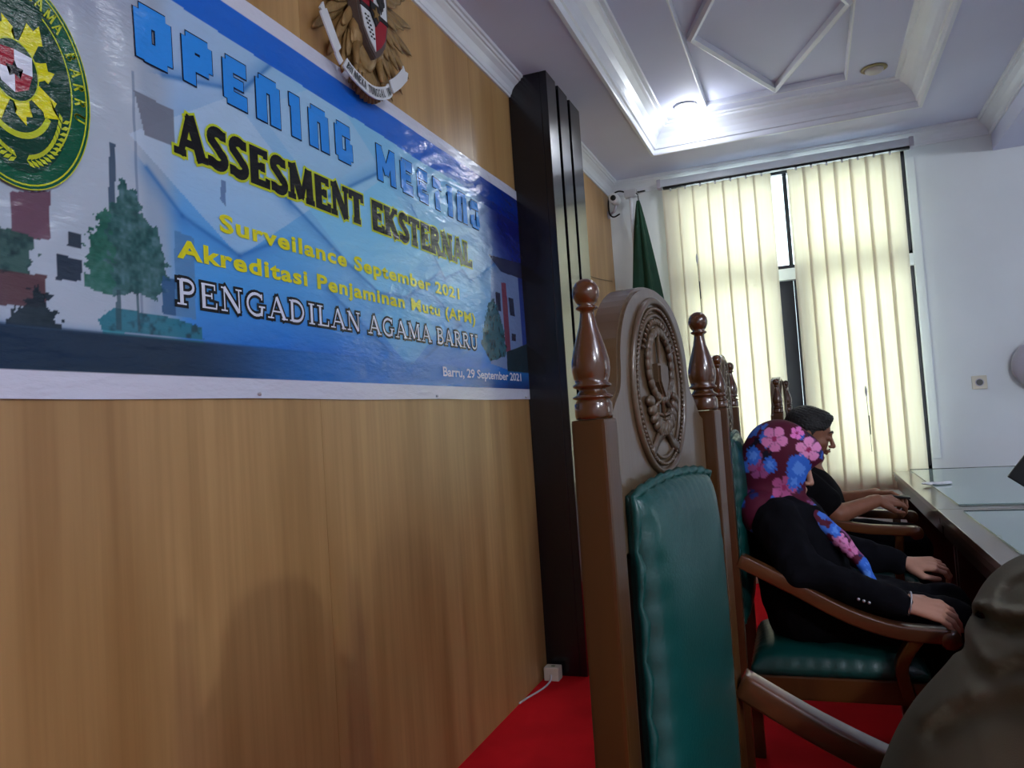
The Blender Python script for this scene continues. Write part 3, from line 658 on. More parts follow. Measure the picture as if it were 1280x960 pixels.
def fonttext(name, text, y0, y1, z0, z1, m, bold=.0, space=1.0, lift=.0022, parent=None, slab=False):
    cu = bpy.data.curves.new(name, 'FONT'); cu.body = text; cu.size = 1; cu.offset = bold; cu.space_character = space; cu.resolution_u = 3
    o = bpy.data.objects.new(name, cu); COL.objects.link(o); dg = bpy.context.evaluated_depsgraph_get()
    me = bpy.data.meshes.new_from_object(o.evaluated_get(dg)); bpy.data.objects.remove(o)
    n = len(me.vertices); co = np.zeros(n*3, np.float32); me.vertices.foreach_get('co', co); co = co.reshape(-1, 3)
    xa, xb = co[:, 0].min(), co[:, 0].max()
    cap = .73+bold*2; yb = -bold
    Yv = y0+(co[:, 0]-xa)/(xb-xa)*(y1-y0); Zv = z0+(co[:, 1]-yb)/cap*(z1-z0)
    nc = np.stack([ripple(Yv, Zv)+.003+lift, Yv, Zv], 1); me.vertices.foreach_set('co', nc.astype(np.float32).ravel()); me.update()
    return me_obj(name, me, m, parent)
fonttext('surveillance_lettering', 'Surveilance September 2021', 1.464, 2.803, 1.709, 1.756, I_YEL, .035, 1.12, parent=bn)
fonttext('accreditation_lettering', 'Akreditasi Penjaminan Mutu (APM)', 1.325, 2.945, 1.623, 1.669, I_YEL, .035, 1.12, parent=bn)
fonttext('date_lettering', 'Barru, 29 September 2021', 2.612, 3.447, 1.400, 1.438, I_WHT, .02, 1.0, parent=bn)
# court seal printed on the banner
def disc_poly(cy, cz, ry, rz, n=56, a0=0, a1=360):
    return [(cy+ry*math.cos(math.radians(a0+(a1-a0)*i/n)), cz+rz*math.sin(math.radians(a0+(a1-a0)*i/n))) for i in range(n)]
def flat(name, polys, m, lift, parent):
    bm = B()
    for P in polys:
        vs = [bm.verts.new((.0065+lift*.6, y, z)) for y, z in P]; f = bm.faces.new(vs)
    bmesh.ops.triangulate(bm, faces=bm.faces); me = bpy.data.meshes.new(name); bm.to_mesh(me); bm.free(); return me_obj(name, me, m, parent)
def rings(cy, cz, ry, rz, w, a0=0, a1=360, n=60):
    out = []
    for i in range(n):
        a = math.radians(a0+(a1-a0)*i/n); b = math.radians(a0+(a1-a0)*(i+1)/n)
        out.append([(cy+ry*math.cos(a), cz+rz*math.sin(a)), (cy+ry*math.cos(b), cz+rz*math.sin(b)), (cy+(ry-w)*math.cos(b), cz+(rz-w)*math.sin(b)), (cy+(ry-w)*math.cos(a), cz+(rz-w)*math.sin(a))])
    return out
sy_, sz_ = .965, 1.880
seal = flat('seal_disc', [disc_poly(sy_, sz_, .147, .198)], I_GRN, .0060, bn)
flat('seal_field', [disc_poly(sy_, sz_, .105, .168)], I_GR2, .0066, seal)
flat('seal_rim', rings(sy_, sz_, .140, .191, .003)+rings(sy_, sz_, .147, .198, .002)+rings(sy_, sz_-.0, .108, .150, .003, -52, 62)+rings(sy_, sz_, .108, .150, .003, 118, 232), I_YG, .0072, seal)
sun = []
for i in range(8):
    a = 2*PI*i/8+.25; L = .100 if i % 2 else .082
    P_ = lambda an, rr_: (sy_-.008+rr_*math.cos(an), sz_+.012+rr_*1.18*math.sin(an))
    sun.append([P_(a-.36, .044), P_(a-.20, L*.72), P_(a-.26, L*.80), P_(a, L), P_(a+.04, L*.84), P_(a+.22, L*.86), P_(a+.24, L*.70), P_(a+.36, .044)])
flat('seal_sun', sun, I_YEL, .0078, seal); flat('seal_ring', [disc_poly(sy_-.008, sz_+.012, .047, .057)], I_GR2, .0084, seal)
flat('seal_ring_line', rings(sy_-.008, sz_+.012, .047, .057, .003), I_YG, .0090, seal)
sh = lambda c, s: [(sy_-.008+s*y, sz_+.012+s*z) for y, z in c]
flat('seal_shield', [sh([(-1, 1), (0, 1.1), (0, 0), (-1, 0)], .034), sh([(0, 0), (1, 0), (.75, -.8), (0, -1.2)], .034)], I_RED, .0096, seal)
flat('seal_shield', [sh([(0, 1.1), (1, 1), (1, 0), (0, 0)], .034), sh([(-1, 0), (0, 0), (0, -1.2), (-.75, -.8)], .034)], I_WHT, .0096, seal)
flat('seal_shield_star', [sh([(.5*math.cos(2*PI*i/10+PI/2)*(1 if i % 2 == 0 else .45), .5*math.sin(2*PI*i/10+PI/2)*(1 if i % 2 == 0 else .45)) for i in range(10)], .034)], I_BLK, .0102, seal)
lv = []
for s in (-1, 1):
    for i in range(13):
        a = math.radians(-90+s*(6+i*5.2)); cy = sy_+.095*math.cos(a)*.95; cz = sz_+.145*math.sin(a); r = .011
        for o_ in (-.7, .7):
            b = a+PI/2*s+o_; lv.append([(cy, cz), (cy+r*math.cos(b-.35), cz+r*math.sin(b-.35)), (cy+1.7*r*math.cos(b), cz+1.7*r*math.sin(b)), (cy+r*math.cos(b+.35), cz+r*math.sin(b+.35))])
flat('seal_wreath', lv, I_YG, .0078, seal)
flat('seal_ribbon', rings(sy_-.005, sz_-.02, .072, .088, .011, 205, 335, 24), I_YG, .0078, seal)
# seal lettering, running round the rim; the fragment ARRU is readable at the right edge
AR = serif_font(.2, .14, .0)
Vv = []; Ff = []
for i, ch in enumerate('PENGADILAN AGAMA BARRU'):
    if ch == ' ': continue
    a = math.radians(196-i*(206/21)); py, pz = sy_+.124*math.cos(a), sz_+.170*math.sin(a)
    tx, tz = math.sin(a), -math.cos(a); nx_, nz_ = math.cos(a), math.sin(a); s = .020; w, st = AR[ch]
    for pts, ww in st:
        P = [(py+tx*(x-.4)*s+nx_*(yy-.5)*s*1.2, pz+tz*(x-.4)*s+nz_*(yy-.5)*s*1.2) for x, yy in pts]
        for poly in strip(P, ww*s, 0):
            b = len(Vv)
            for p in poly: Vv.append((.0065+.0078*.6, p.x, p.y))
            Ff.append((b, b+1, b+2, b+3))
pyobj('seal_lettering', Vv, Ff, I_YG, seal)

# ---------------------------------------------------------------- GARUDA EMBLEM
ge = thing('wall_emblem', 'carved eagle emblem with shield and white motto ribbon above the banner', 'emblem', (0.0, 2.15, 2.50))
def gl(y, z): return (y-2.15, z-2.50)
def relief(name, poly, x0, x1, m, parent, bev=.004):
    bm = B(); prism(bm, poly, x0, x1, bev); return obj(name, bm, m, parent)
bm = B(); ell(bm, (.030, 0, .06), (.028, .085, .20), None, 20); ell(bm, (.034, 0, .25), (.028, .045, .09), None, 16); obj('body', bm, BRASS, ge, True)
bm = B(); ell(bm, (.045, -.012, .345), (.034, .040, .045), None, 16); obj('head', bm, BRASS, ge, True)
bm = B(); tube(bm, [(.05, -.04, .35), (.052, -.072, .343), (.05, -.085, .322)], [.017, .011, .003], 8); obj('beak', bm, mat('gold_beak', s2l((190, 150, 60)), .4, metal=.4), ge, True)
for s in (-1, 1):
    for row, (n, r0_, L0, x) in enumerate(((9, .10, .30, .012), (8, .09, .22, .024), (7, .08, .15, .034))):
        bm = B()
        for i in range(n):
            t = i/(n-1); a = math.radians(-72+t*125); L = L0*(.55+.45*math.sin(.4+t*2.2))
            by = s*(.055+.03*t); bz = .02+.20*t
            ca_, sa_ = math.cos(a), math.sin(a); d = Vector((0, s*ca_, sa_)); c = Vector((x, by, bz))+d*L*.5
            R = Matrix(((1, 0, 0), (0, s*ca_, -sa_*s), (0, sa_, ca_))).to_4x4()
            ell(bm, c, (.007, L*.5, .017), R.to_quaternion(), 10)
        obj('wing_feathers', bm, BRASS, ge, True)
bm = B()
for i in range(9):
    a = math.radians(-90+(i-4)*9); L = .15; d = Vector((0, math.cos(a), math.sin(a)))
    tube(bm, [Vector((.016, 0, -.08))+d*.0, Vector((.020, 0, -.08))+d*L*.6, Vector((.018, 0, -.08))+d*L], [.012, .015, .006], 8)
obj('tail_feathers', bm, BRASS, ge, True)
for s in (-1, 1):
    bm = B(); ell(bm, (.034, s*.062, -.035), (.022, .03, .055), None, 12); tube(bm, [(.035, s*.066, -.06), (.038, s*.075, -.13), (.040, s*.08, -.155)], [.016, .010, .008], 8)
    for q in (-1, 0, 1): tube(bm, [(.04, s*.08+q*.004, -.15), (.052, s*.08+q*.020, -.168), (.048, s*.08+q*.022, -.188)], [.008, .007, .003], 6)
    obj('leg', bm, BRASS, ge, True)
def shp(s, dz=0): return [(-.092*s, .115*s+dz), (0, .128*s+dz), (.092*s, .115*s+dz), (.090*s, .0+dz), (.068*s, -.075*s+dz), (.035*s, -.115*s+dz), (0, -.14*s+dz), (-.035*s, -.115*s+dz), (-.068*s, -.075*s+dz), (-.090*s, 0+dz)]
shd = relief('shield', shp(1.06, .045), .030, .066, mat('bronze_shield_rim', s2l((96, 84, 80)), .4, metal=.3), ge)
zc = .045
def q4(pl): return [(y, z+zc) for y, z in pl]
relief('shield_field', q4([(-.082, .108), (0, .118), (0, .0), (-.082, .0)]), .066, .069, RPAINT, shd, .001)
relief('shield_field', q4([(0, .118), (.082, .108), (.082, .0), (0, .0)]), .066, .069, WPAINT, shd, .001)
relief('shield_field', q4([(-.082, 0), (0, 0), (0, -.125), (-.032, -.10), (-.062, -.066)]), .066, .069, WPAINT, shd, .001)
relief('shield_field', q4([(0, 0), (.082, 0), (.062, -.066), (.032, -.10), (0, -.125)]), .066, .069, RPAINT, shd, .001)
relief('shield_band', q4([(-.085, .008), (.085, .008), (.085, -.008), (-.085, -.008)]), .069, .071, KPAINT, shd, .001)
relief('shield_centre', q4([(-.028, .03), (.028, .03), (.030, -.01), (0, -.045), (-.030, -.01)]), .071, .075, KPAINT, shd, .001)
relief('star', q4([(.024*math.cos(2*PI*i/10+PI/2)*(1 if i % 2 == 0 else .42), -.004+.024*math.sin(2*PI*i/10+PI/2)*(1 if i % 2 == 0 else .42)) for i in range(10)]), .075, .078, mat('gold_star', s2l((150, 120, 70)), .4, metal=.4), shd, .001)
bm = B()
for i in range(5):
    ell(bm, (.071, .042+.012*math.cos(i*2.4), zc+.058+.018*math.sin(i*2.4)), (.003, .016, .014), None, 8)
ell(bm, (.071, .042, zc+.035), (.003, .004, .022), None, 8); obj('banyan_tree', bm, KPAINT, shd)
bm = B()
for i in range(6):
    for k in (-1, 1): ell(bm, (.071, -.050+i*.006+k*.008, zc-.028-i*.012), (.002, .006, .003), None, 6)
obj('rice_and_cotton', bm, KPAINT, shd)
bm = B()
ell(bm, (.070, -.042, zc+.05), (.004, .022, .026), None, 10); tube(bm, [(.07, -.056, zc+.07), (.072, -.07, zc+.088)], .004, 6); tube(bm, [(.07, -.028, zc+.07), (.072, -.016, zc+.088)], .004, 6); obj('bull_head', bm, KPAINT, shd)
# ribbon
rb = bez([(.055, *gl(1.878, 2.432)), (.055, *gl(1.905, 2.395)), (.05, *gl(1.955, 2.345)), (.052, *gl(1.995, 2.310)), (.056, *gl(2.06, 2.288)), (.056, *gl(2.135, 2.284)), (.054, *gl(2.22, 2.315)), (.05, *gl(2.262, 2.350)), (.052, *gl(2.31, 2.385)), (.056, *gl(2.36, 2.432))], 6)
n = len(rb)
def rib(a, b, w, dx, name):
    Vv = []; Ff = []
    seg = rb[a:b+1]
    for i, p in enumerate(seg):
        t = (seg[min(i+1, len(seg)-1)]-seg[max(i-1, 0)]).normalized(); nn = Vector((0, -t.z, t.y))
        if nn.z < 0: nn = -nn
        for sgn in (-1, 1): Vv.append(p+nn*w*sgn*.5+Vector((dx, 0, 0)))
    for i in range(len(seg)-1): Ff.append((2*i, 2*i+2, 2*i+3, 2*i+1))
    o = pyobj(name, Vv, Ff, WPAINT, ge); md = o.modifiers.new('thick', 'SOLIDIFY'); md.thickness = .005; md.offset = 0
    return o
rib(0, 12, .042, 0, 'ribbon_tail'); rc = rib(16, 40, .040, .004, 'ribbon'); rib(43, n-1, .042, 0, 'ribbon_tail')
rib(12, 16, .024, -.008, 'ribbon_fold'); rib(40, 43, .024, -.008, 'ribbon_fold')
bm = B(); prism(bm, [(rb[0].y-.015, rb[0].z), (rb[0].y+.004, rb[0].z+.026), (rb[0].y+.012, rb[0].z+.006), (rb[0].y+.018, rb[0].z-.01)], .050, .056); prism(bm, [(rb[-1].y-.018, rb[-1].z+.004), (rb[-1].y-.008, rb[-1].z+.028), (rb[-1].y+.002, rb[-1].z+.012), (rb[-1].y+.024, rb[-1].z+.014), (rb[-1].y+.014, rb[-1].z-.012)], .052, .058); obj('ribbon_tips', bm, WPAINT, ge)
Vv = []; Ff = []; word = 'BHINNEKA TUNGGAL IKA'
G2 = dict(serif_font(.24, .16, .0)); G2['H'] = (.8, [([(.15, 0), (.15, 1)], .2), ([(.6, 0), (.6, 1)], .2), ([(.15, .5), (.6, .5)], .16)])
seg = rb[17:40]
for i, ch in enumerate(word):
    if ch == ' ': continue
    u = (i+.5)/len(word)*(len(seg)-1); k = min(int(u), len(seg)-2); p = seg[k].lerp(seg[k+1], u-k); t = (seg[k+1]-seg[k]).normalized(); nn = Vector((0, -t.z, t.y))
    w, st = G2[ch]
    for pts, ww in st:
        P = [(x-.4, yy-.5) for x, yy in pts]; sc_ = (.0145, .026)
        for poly in strip([(a*sc_[0], b*sc_[1]) for a, b in P], ww*.015, 0):
            b0 = len(Vv)
            for q in poly: Vv.append(p+t*q.x+nn*q.y+Vector((.0085, 0, 0)))
            Ff.append((b0, b0+1, b0+2, b0+3))
pyobj('ribbon_lettering', Vv, Ff, KPAINT, rc)

# ---------------------------------------------------------------- CHAIRS
HW = .2135
def cushion(lx, ly, th, nx=40, ny=40, pleat=.0, edge=.012, npl=14, seed=0):
    """pillow lying in xy, centred, base z=0, crown towards +z"""
    u = np.linspace(-1, 1, nx); v = np.linspace(-1, 1, ny); U, Vg = np.meshgrid(u, v, indexing='ij')
    rr = np.random.RandomState(seed); e = np.maximum(np.abs(U), np.abs(Vg))
    h = ((1-np.abs(U)**7)*(1-np.abs(Vg)**7))**.42
    cr = .72+.28*(1-U**2)*(1-Vg**2)
    # pleats radiating from the nailed border
    sE = np.where(np.abs(U) > np.abs(Vg), Vg, U)
    ph = np.where(np.abs(U) > np.abs(Vg), 0, 1.3)
    pl_ = np.abs(np.sin(sE*npl*PI/2+ph))
    P = edge+(th-edge)*h*cr-pleat*(1-pl_)**2*np.exp(-((1-e)/.13)**2)*h
    X = U*lx/2*(1+.012*pl_*(e > .99)); Y = Vg*ly/2*(1+.012*pl_*(e > .99))
    top = np.stack([X, Y, P], -1).reshape(-1, 3); bot = np.stack([X, Y, P*0], -1).reshape(-1, 3); n = nx*ny
    V = np.concatenate([top, bot]); F = []
    for i in range(nx-1):
        for j in range(ny-1):
            a = i*ny+j; F.append((a, a+ny, a+ny+1, a+1)); F.append((n+a, n+a+1, n+a+ny+1, n+a+ny))
    bd = [i*ny for i in range(nx)]+[(nx-1)*ny+j for j in range(1, ny)]+[i*ny+ny-1 for i in range(nx-2, -1, -1)]+[j for j in range(ny-2, 0, -1)]
    for a, b in zip(bd, bd[1:]+bd[:1]): F.append((a, n+a, n+b, b))
    return V, F
def border_pts(lx, ly, n):
    out = []
    for (ax, ay), (bx_, by_) in (((-1, -1), (1, -1)), ((1, -1), (1, 1)), ((1, 1), (-1, 1)), ((-1, 1), (-1, -1))):
        for i in range(n): t = i/n; out.append(((ax+(bx_-ax)*t)*lx/2, (ay+(by_-ay)*t)*ly/2))
    return out
FIN = [(.0195, 1.2155), (.0205, 1.219), (.0205, 1.232), (.0175, 1.237), (.0215, 1.2385), (.0220, 1.2405), (.0175, 1.243), (.0145, 1.247), (.0145, 1.249), (.0205, 1.251), (.0210, 1.2535), (.0175, 1.256), (.0195, 1.262), (.0210, 1.271), (.0205, 1.281), (.0180, 1.293), (.0140, 1.307), (.0100, 1.320), (.0078, 1.333), (.0076, 1.337), (.0120, 1.3395), (.0122, 1.3415), (.0085, 1.3435), (.0115, 1.347), (.0142, 1.353), (.0148, 1.3585), (.0138, 1.364), (.0105, 1.3695), (.0055, 1.373), (.001, 1.374)]
def chair(label, x, y, rz, arm=None, zs=1.0, detail=True, w=HW):
    t = thing('judge_chair', label, 'chair', (x, y, 0), rz, 'high-backed carved chairs in a row'); t.scale = (1, w/HW, zs)
    pw = .0225
    for s in (-1, 1):
        bm = B(); ya, yb = sorted((s*(HW-.0145), s*(HW+.0225))); box(bm, -pw, .0185, ya, yb, 0, 1.215, .004); p = obj('post', bm, POSTW, t)
        bm = B(); lathe(bm, [(r*1.04, h) for r, h in FIN], (-.002, s*(HW+.003), 0), 32); obj('finial', bm, TURNW, p, True)
    # crest board: straight shoulders, then a tall round-headed arch
    prof = [(HW-.0155, 1.05), (HW-.0155, 1.205)]
    prof += [tuple(q) for q in [Vector(v)[:2] for v in bez([(.182, 1.212, 0), (.160, 1.235, 0), (.142, 1.252, 0), (.136, 1.275, 0)], 4)]]
    for i in range(1, 15):
        a = i/14*PI/2; prof.append((.136*math.cos(a)**.85, 1.275+.113*math.sin(a)))
    full = prof+[(-yy, zz) for yy, zz in prof[::-1]][1:]
    full = [(yy, zz) for yy, zz in full]
    bm = B(); prism(bm, full[::-1], -.038, .0, .004); cb = obj('crest_board', bm, CRESTW, t)
    bm = B(); box(bm, -.038, -.024, -HW+.016, HW-.016, .50, 1.0495, .001); obj('back_panel', bm, DESKW, t)
    bm = B(); box(bm, -.0235, .0008, -.140, .140, .575, 1.045, .004); obj('cushion_backing', bm, DESKW, t)
    # carved oval
    cz, ry, rz_ = 1.253, .100, .116
    bm = B(); tube(bm, [(.0015, ry*math.cos(a), cz+rz_*math.sin(a)) for a in [2*PI*i/72 for i in range(72)]], .0052, 8, True, up=(1, 0, 0)); md = obj('medallion', bm, CARVEW, cb, True)
    if detail:
        bm = B()
        for i in range(96):
            a = 2*PI*i/96; ell(bm, (.003, (ry-.0105)*math.cos(a), cz+(rz_-.0105)*math.sin(a)), (.0030, .0028, .0028), None, 6)
        obj('bead_ring', bm, CARVEW, cb, True)['kind'] = 'stuff'
        bm = B(); tube(bm, [(.001, (ry-.019)*math.cos(a), cz+(rz_-.019)*math.sin(a)) for a in [2*PI*i/60 for i in range(60)]], .0030, 6, True, up=(1, 0, 0)); obj('inner_ring', bm, CARVEW, cb, True)
        bm = B()      # wreath of leaves, two loops like the photo's relief
        for k in range(22):
            a = 2*PI*k/22; cy_, cz_ = .046*math.cos(a), cz+.028+.046*math.sin(a)
            ell(bm, (.004, cy_, cz_), (.0045, .0075, .0105), Matrix.Rotation(a, 3, 'X').to_quaternion(), 8)
        for k in range(12):
            a = math.radians(200+k*13); ell(bm, (.004, .052*math.cos(a), cz+.0+.058*math.sin(a)), (.006, .008, .012), Matrix.Rotation(a+1.2, 3, 'X').to_quaternion(), 8)
        obj('carved_wreath', bm, CARVEW, cb, True)
        bm = B(); prism(bm, [(-.018, cz+.03), (.018, cz+.03), (.018, cz+.005), (0, cz-.02), (-.018, cz+.005)], 0, .010, .003); obj('carved_shield', bm, CARVEW, cb)
        bm = B()      # crossed pens / scales below
        tube(bm, [(.003, -.034, cz-.030), (.004, .0, cz-.014), (.003, .034, cz-.030)], .0032, 8); tube(bm, [(.003, 0, cz+.07), (.004, 0, cz-.055)], .0030, 8)
        for s in (-1, 1):
            ell(bm, (.002, s*.032, cz-.038), (.005, .012, .008), None, 10)
            for q in range(3): tube(bm, [(.004, s*.004, cz-.040-q*.006), (.005, s*.022, cz-.037-q*.006)], .0025, 6)
        obj('carved_scales', bm, CARVEW, cb, True)
        V3 = []; F3 = []; m_ = 24
        for i in range(m_+1):
            q = -1+2*i/m_; zz = cz-.074+.014*math.cos(q*PI*.9); dx_ = .0035+.0015*math.cos(q*5)
            V3 += [(dx_, q*.052, zz-.008), (dx_, q*.052, zz+.008)]
        for i in range(m_): F3.append((2*i, 2*i+2, 2*i+3, 2*i+1))
        o = pyobj('carved_ribbon', V3, F3, CARVEW, cb, True); mdd = o.modifiers.new('t', 'SOLIDIFY'); mdd.thickness = .004; mdd.offset = 0
        bm = B()
        for i in range(9):
            a = (i-4)*.0055; box(bm, .0062, .0078, a-.0018, a+.0018, cz-.066, cz-.0565)
        obj('ribbon_carving', bm, CARVEW, cb)['kind'] = 'stuff'
        bm = B()
        for i in range(17):
            a = math.radians(35+i*110/16); ell(bm, (.003, (ry-.030)*math.cos(a), cz+(rz_-.028)*math.sin(a)), (.003, .0022, .005), Matrix.Rotation(a-PI/2, 3, 'X').to_quaternion(), 6)
        obj('rim_lettering', bm, CARVEW, cb, True)['kind'] = 'stuff'
    # back cushion
    lz, ly, z0c = .555, .298, .565
    V, F = cushion(lz, ly, .048, 60, 40, .010, .012, 13)
    V = np.stack([V[:, 2]+.001, V[:, 1], z0c+lz/2+V[:, 0]+.012*(1-(V[:, 1]/(ly/2))**2)*(V[:, 0]/(lz/2) > .8)], 1)
    bc = pyobj('back_cushion', V, F, TEAL, t, True)
    bm = B(); bp = border_pts(lz, ly, 26)
    pts = []
    for i, (a, b) in enumerate(bp):
        q = 1+.010*math.sin(i*PI/1.5); pts.append((.012+.003*math.sin(i*2.1), b*q*1.005, z0c+lz/2+a*q*1.004+.012*(1-(b/(ly/2))**2)*(a/(lz/2) > .8)))
    tube(bm, pts, [.0055+.0016*math.sin(i*2.1) for i in range(len(pts))], 8, True, up=(1, 0, 0)); obj('gathered_piping', bm, TEAL, bc, True)
    # seat
    bm = B(); box(bm, .0235, .50, -HW+.012, HW-.012, .36, .43, .008); obj('seat_rail', bm, POSTW, t)
    V, F = cushion(.47, 2*HW-.02, .085, 46, 44, .008, .02, 11)
    V = V+np.array([.262, 0, .431]); obj_ = pyobj('seat_cushion', V, F, TEAL, t, True)
    for s in (-1, 1):
        bm = B(); sweep(bm, bez([(.47, s*(HW-.012), .43), (.475, s*(HW-.010), .25), (.485, s*(HW-.010), .0)], 6), .045, [.048-.012*i/12 for i in range(13)], up=(1, 0, 0)); obj('leg', bm, POSTW, t)
    # arms
    A = arm or [(.02, .79), (.12, .735), (.24, .675), (.36, .640), (.50, .628)]
    for s in (-1, 1):
        pts = bez([(ax, s*(HW+.004+.03*math.sin(min(1, ax/.3)*PI/2)), az-.018) for ax, az in A], 6)
        n_ = len(pts); bm = B(); sweep(bm, pts, [.040+.014*i/n_ for i in range(n_)], [.040]*n_, bev=.006); ar = obj('armrest', bm, ARMW, t, True)
        e = pts[-1]; bm = B(); lathe(bm, [(.004, -.028), (.022, -.027), (.027, -.022), (.027, .022), (.022, .027), (.004, .028)], (e.x, e.y, e.z-.008), 18, 'y'); obj('scroll_end', bm, ARMW, ar, True)
        bm = B(); q = pts[int(n_*.80)]
        sweep(bm, bez([(.44, s*(HW+.002), .39), (.425, s*(HW+.012), .48), (q.x, q.y, q.z-.012)], 6), .034, .034, up=(1, 0, 0)); obj('arm_support', bm, POSTW, t)
    return t
chair('nearest high-backed chair, facing its carved oval crest and green back cushion', 1.082, 1.066, math.radians(-9.0), [(.02, .805), (.13, .742), (.25, .690), (.37, .655), (.50, .640)])
chair('carved chair the woman in the floral headscarf sits on', 1.018, 2.63, math.radians(1), [(.02, .785), (.16, .715), (.30, .640), (.42, .600), (.545, .590)], w=.232)
chair('farthest carved chair, holding the man in the black shirt', 1.150, 3.86, math.radians(-4), [(.02, .80), (.16, .74), (.30, .712), (.40, .705), (.50, .700)], zs=.965, detail=False, w=.205)
chair('dark carved chair in the row, standing behind the camera', 1.06, -.36, math.radians(-6), detail=False)

# ---------------------------------------------------------------- TABLES
def desk(label, y0, y1, gx0, gy0, gy1):
    t = thing('desk', label, 'table', (1.70, y0, 0), 0, 'dark wooden desks in front of the chairs'); L = y1-y0
    bm = B(); box(bm, 0, .78, .001, L-.001, .735, .760, .003); obj('table_top', bm, DESKT, t)
    bm = B(); box(bm, .006, .774, .004, L-.004, .705, .7345, .002); obj('edge_band', bm, DESKW, t)
    bm = B(); box(bm, .014, .034, .02, L-.02, .66, .7045, .002); box(bm, .70, .725, .02, L-.02, .05, .7045, .002); obj('apron', bm, DESKW, t)
    for a, b in ((.02, .045), (L-.045, L-.02)):
        bm = B(); box(bm, .05, .699, a, b, .0, .704, .002); obj('side_panel', bm, DESKW, t)
    g = B(); box(g, gx0-1.70, .76, gy0-y0, gy1-y0, .7606, .7665, .001)
    o = obj('glass_sheet', g, mat('table_glass', (.70, .92, .90), 0.03, trans=.75, var=0, ior=1.5), t)
    bm = B(); box(bm, gx0-1.70, .76, gy1-y0+.0002, gy1-y0+.0032, .7606, .7690, .0008); obj('glass_edge', bm, mat('dark_glass_edge', s2l((18, 34, 32)), .2), t); return t
desk('far dark desk topped with a glass sheet, reaching towards the window', 3.47, 5.24, 1.79, 3.57, 5.225)
desk('near dark desk with glass top beside the woman and the olive sleeve', 1.00, 3.467, 1.775, 1.05, 3.36)
# crumpled tissue
tb = SDF((1.72, 4.24, .76), (1.92, 4.42, .82), .003)
for i in range(9): tb.ell((1.775+.012*i+random.uniform(-.01, .01), 4.33+random.uniform(-.03, .03), .774), (random.uniform(.012, .028), random.uniform(.012, .03), random.uniform(.005, .008)), None, .004)
tag(tb.obj('tissue', PAPER), 'small crumpled white tissue lying on the far desk glass', 'tissue')
# black tablet on a small stand
tt = thing('tablet', 'black tilted slab-shaped device standing over the near desk glass at the right edge', 'device', (1.848, 2.725, .7675))
R_ = Matrix.Rotation(math.radians(-40), 4, 'Y')
bm = B(); box(bm, 0, .26, -.006, .006, 0, .19, .004)
for v in bm.verts: v.co = (Matrix.Translation((-.045, 0, .185)) @ Matrix.Rotation(math.radians(38), 4, 'Y')) @ v.co
obj('slab', bm, DARKP, tt)
bm = B(); tube(bm, [(.10, .0, .0), (.10, 0, .16)], .010, 10); lathe(bm, [(.055, 0), (.055, .008), (.02, .014)], (.10, 0, 0), 24); obj('stand', bm, DARKP, tt)

# ---------------------------------------------------------------- SMALL WALL THINGS
sk = thing('wall_socket', 'square ivory power socket on the white far wall', 'socket', (2.259, YF-.0005, 1.262))
bm = B(); box(bm, -.042, .042, -.010, 0, -.042, .042, .004); obj('plate', bm, PLASTIC, sk)
bm = B(); lathe(bm, [(.024, -.0125), (.024, -.010), (.020, -.0100)], (0, 0, 0), 24, 'y'); obj('socket_ring', bm, GREYP, sk)
bm = B(); lathe(bm, [(.019, -.0128), (.019, -.0100)], (0, 0, 0), 24, 'y'); obj('socket_well', bm, mat('socket_shadow_grey', (.08, .08, .08), .5), sk)
df = thing('wall_dispenser', 'rounded pale grey fixture on the far wall at the right edge', 'dispenser', (2.58, YF, 1.345))
bm = B(); lathe(bm, [(.135, -.0005), (.150, -.03), (.150, -.07), (.130, -.10), (.08, -.12), (.002, -.125)], (0, 0, 0), 36, 'y'); obj('cover', bm, GREYP, df, True)
bm = B(); lathe(bm, [(.151, -.045), (.153, -.05), (.151, -.055)], (0, 0, 0), 36, 'y'); obj('seam_ring', bm, WPAINT, df, True)
# CCTV
cc = thing('security_camera', 'small white security camera with black cables in the far corner', 'camera', (.075, 5.50, 2.745))
bm = B(); lathe(bm, [(.034, 0), (.036, -.004), (.036, -.09), (.030, -.094)], (0, 0, 0), 24, 'y'); obj('housing', bm, WPAINT, cc, True)
bm = B(); lathe(bm, [(.020, -.0935), (.020, -.099), (.012, -.101)], (0, 0, 0), 20, 'y'); obj('lens', bm, DARKP, cc, True)
bm = B(); tube(bm, [(0, -.02, -.036), (-.02, 0, -.075), (-.062, .03, -.085)], .010, 8); lathe(bm, [(.03, 0), (.03, .012)], (-.0745, .03, -.085), 16, 'x'); obj('mount', bm, GREYP, cc, True)
bm = B(); tube(bm, bez([(.0, .0, .0), (-.04, -.02, .04), (-.055, -.02, -.02), (-.05, -.02, -.09), (-.02, -.03, -.12), (.02, -.01, -.10)], 6), .006, 7)
tube(bm, bez([(-.05, -.01, .03), (.02, -.01, .065), (.10, .03, .05), (.20, .07, .06)], 6), .006, 7); obj('cable', bm, DARKP, cc, True)
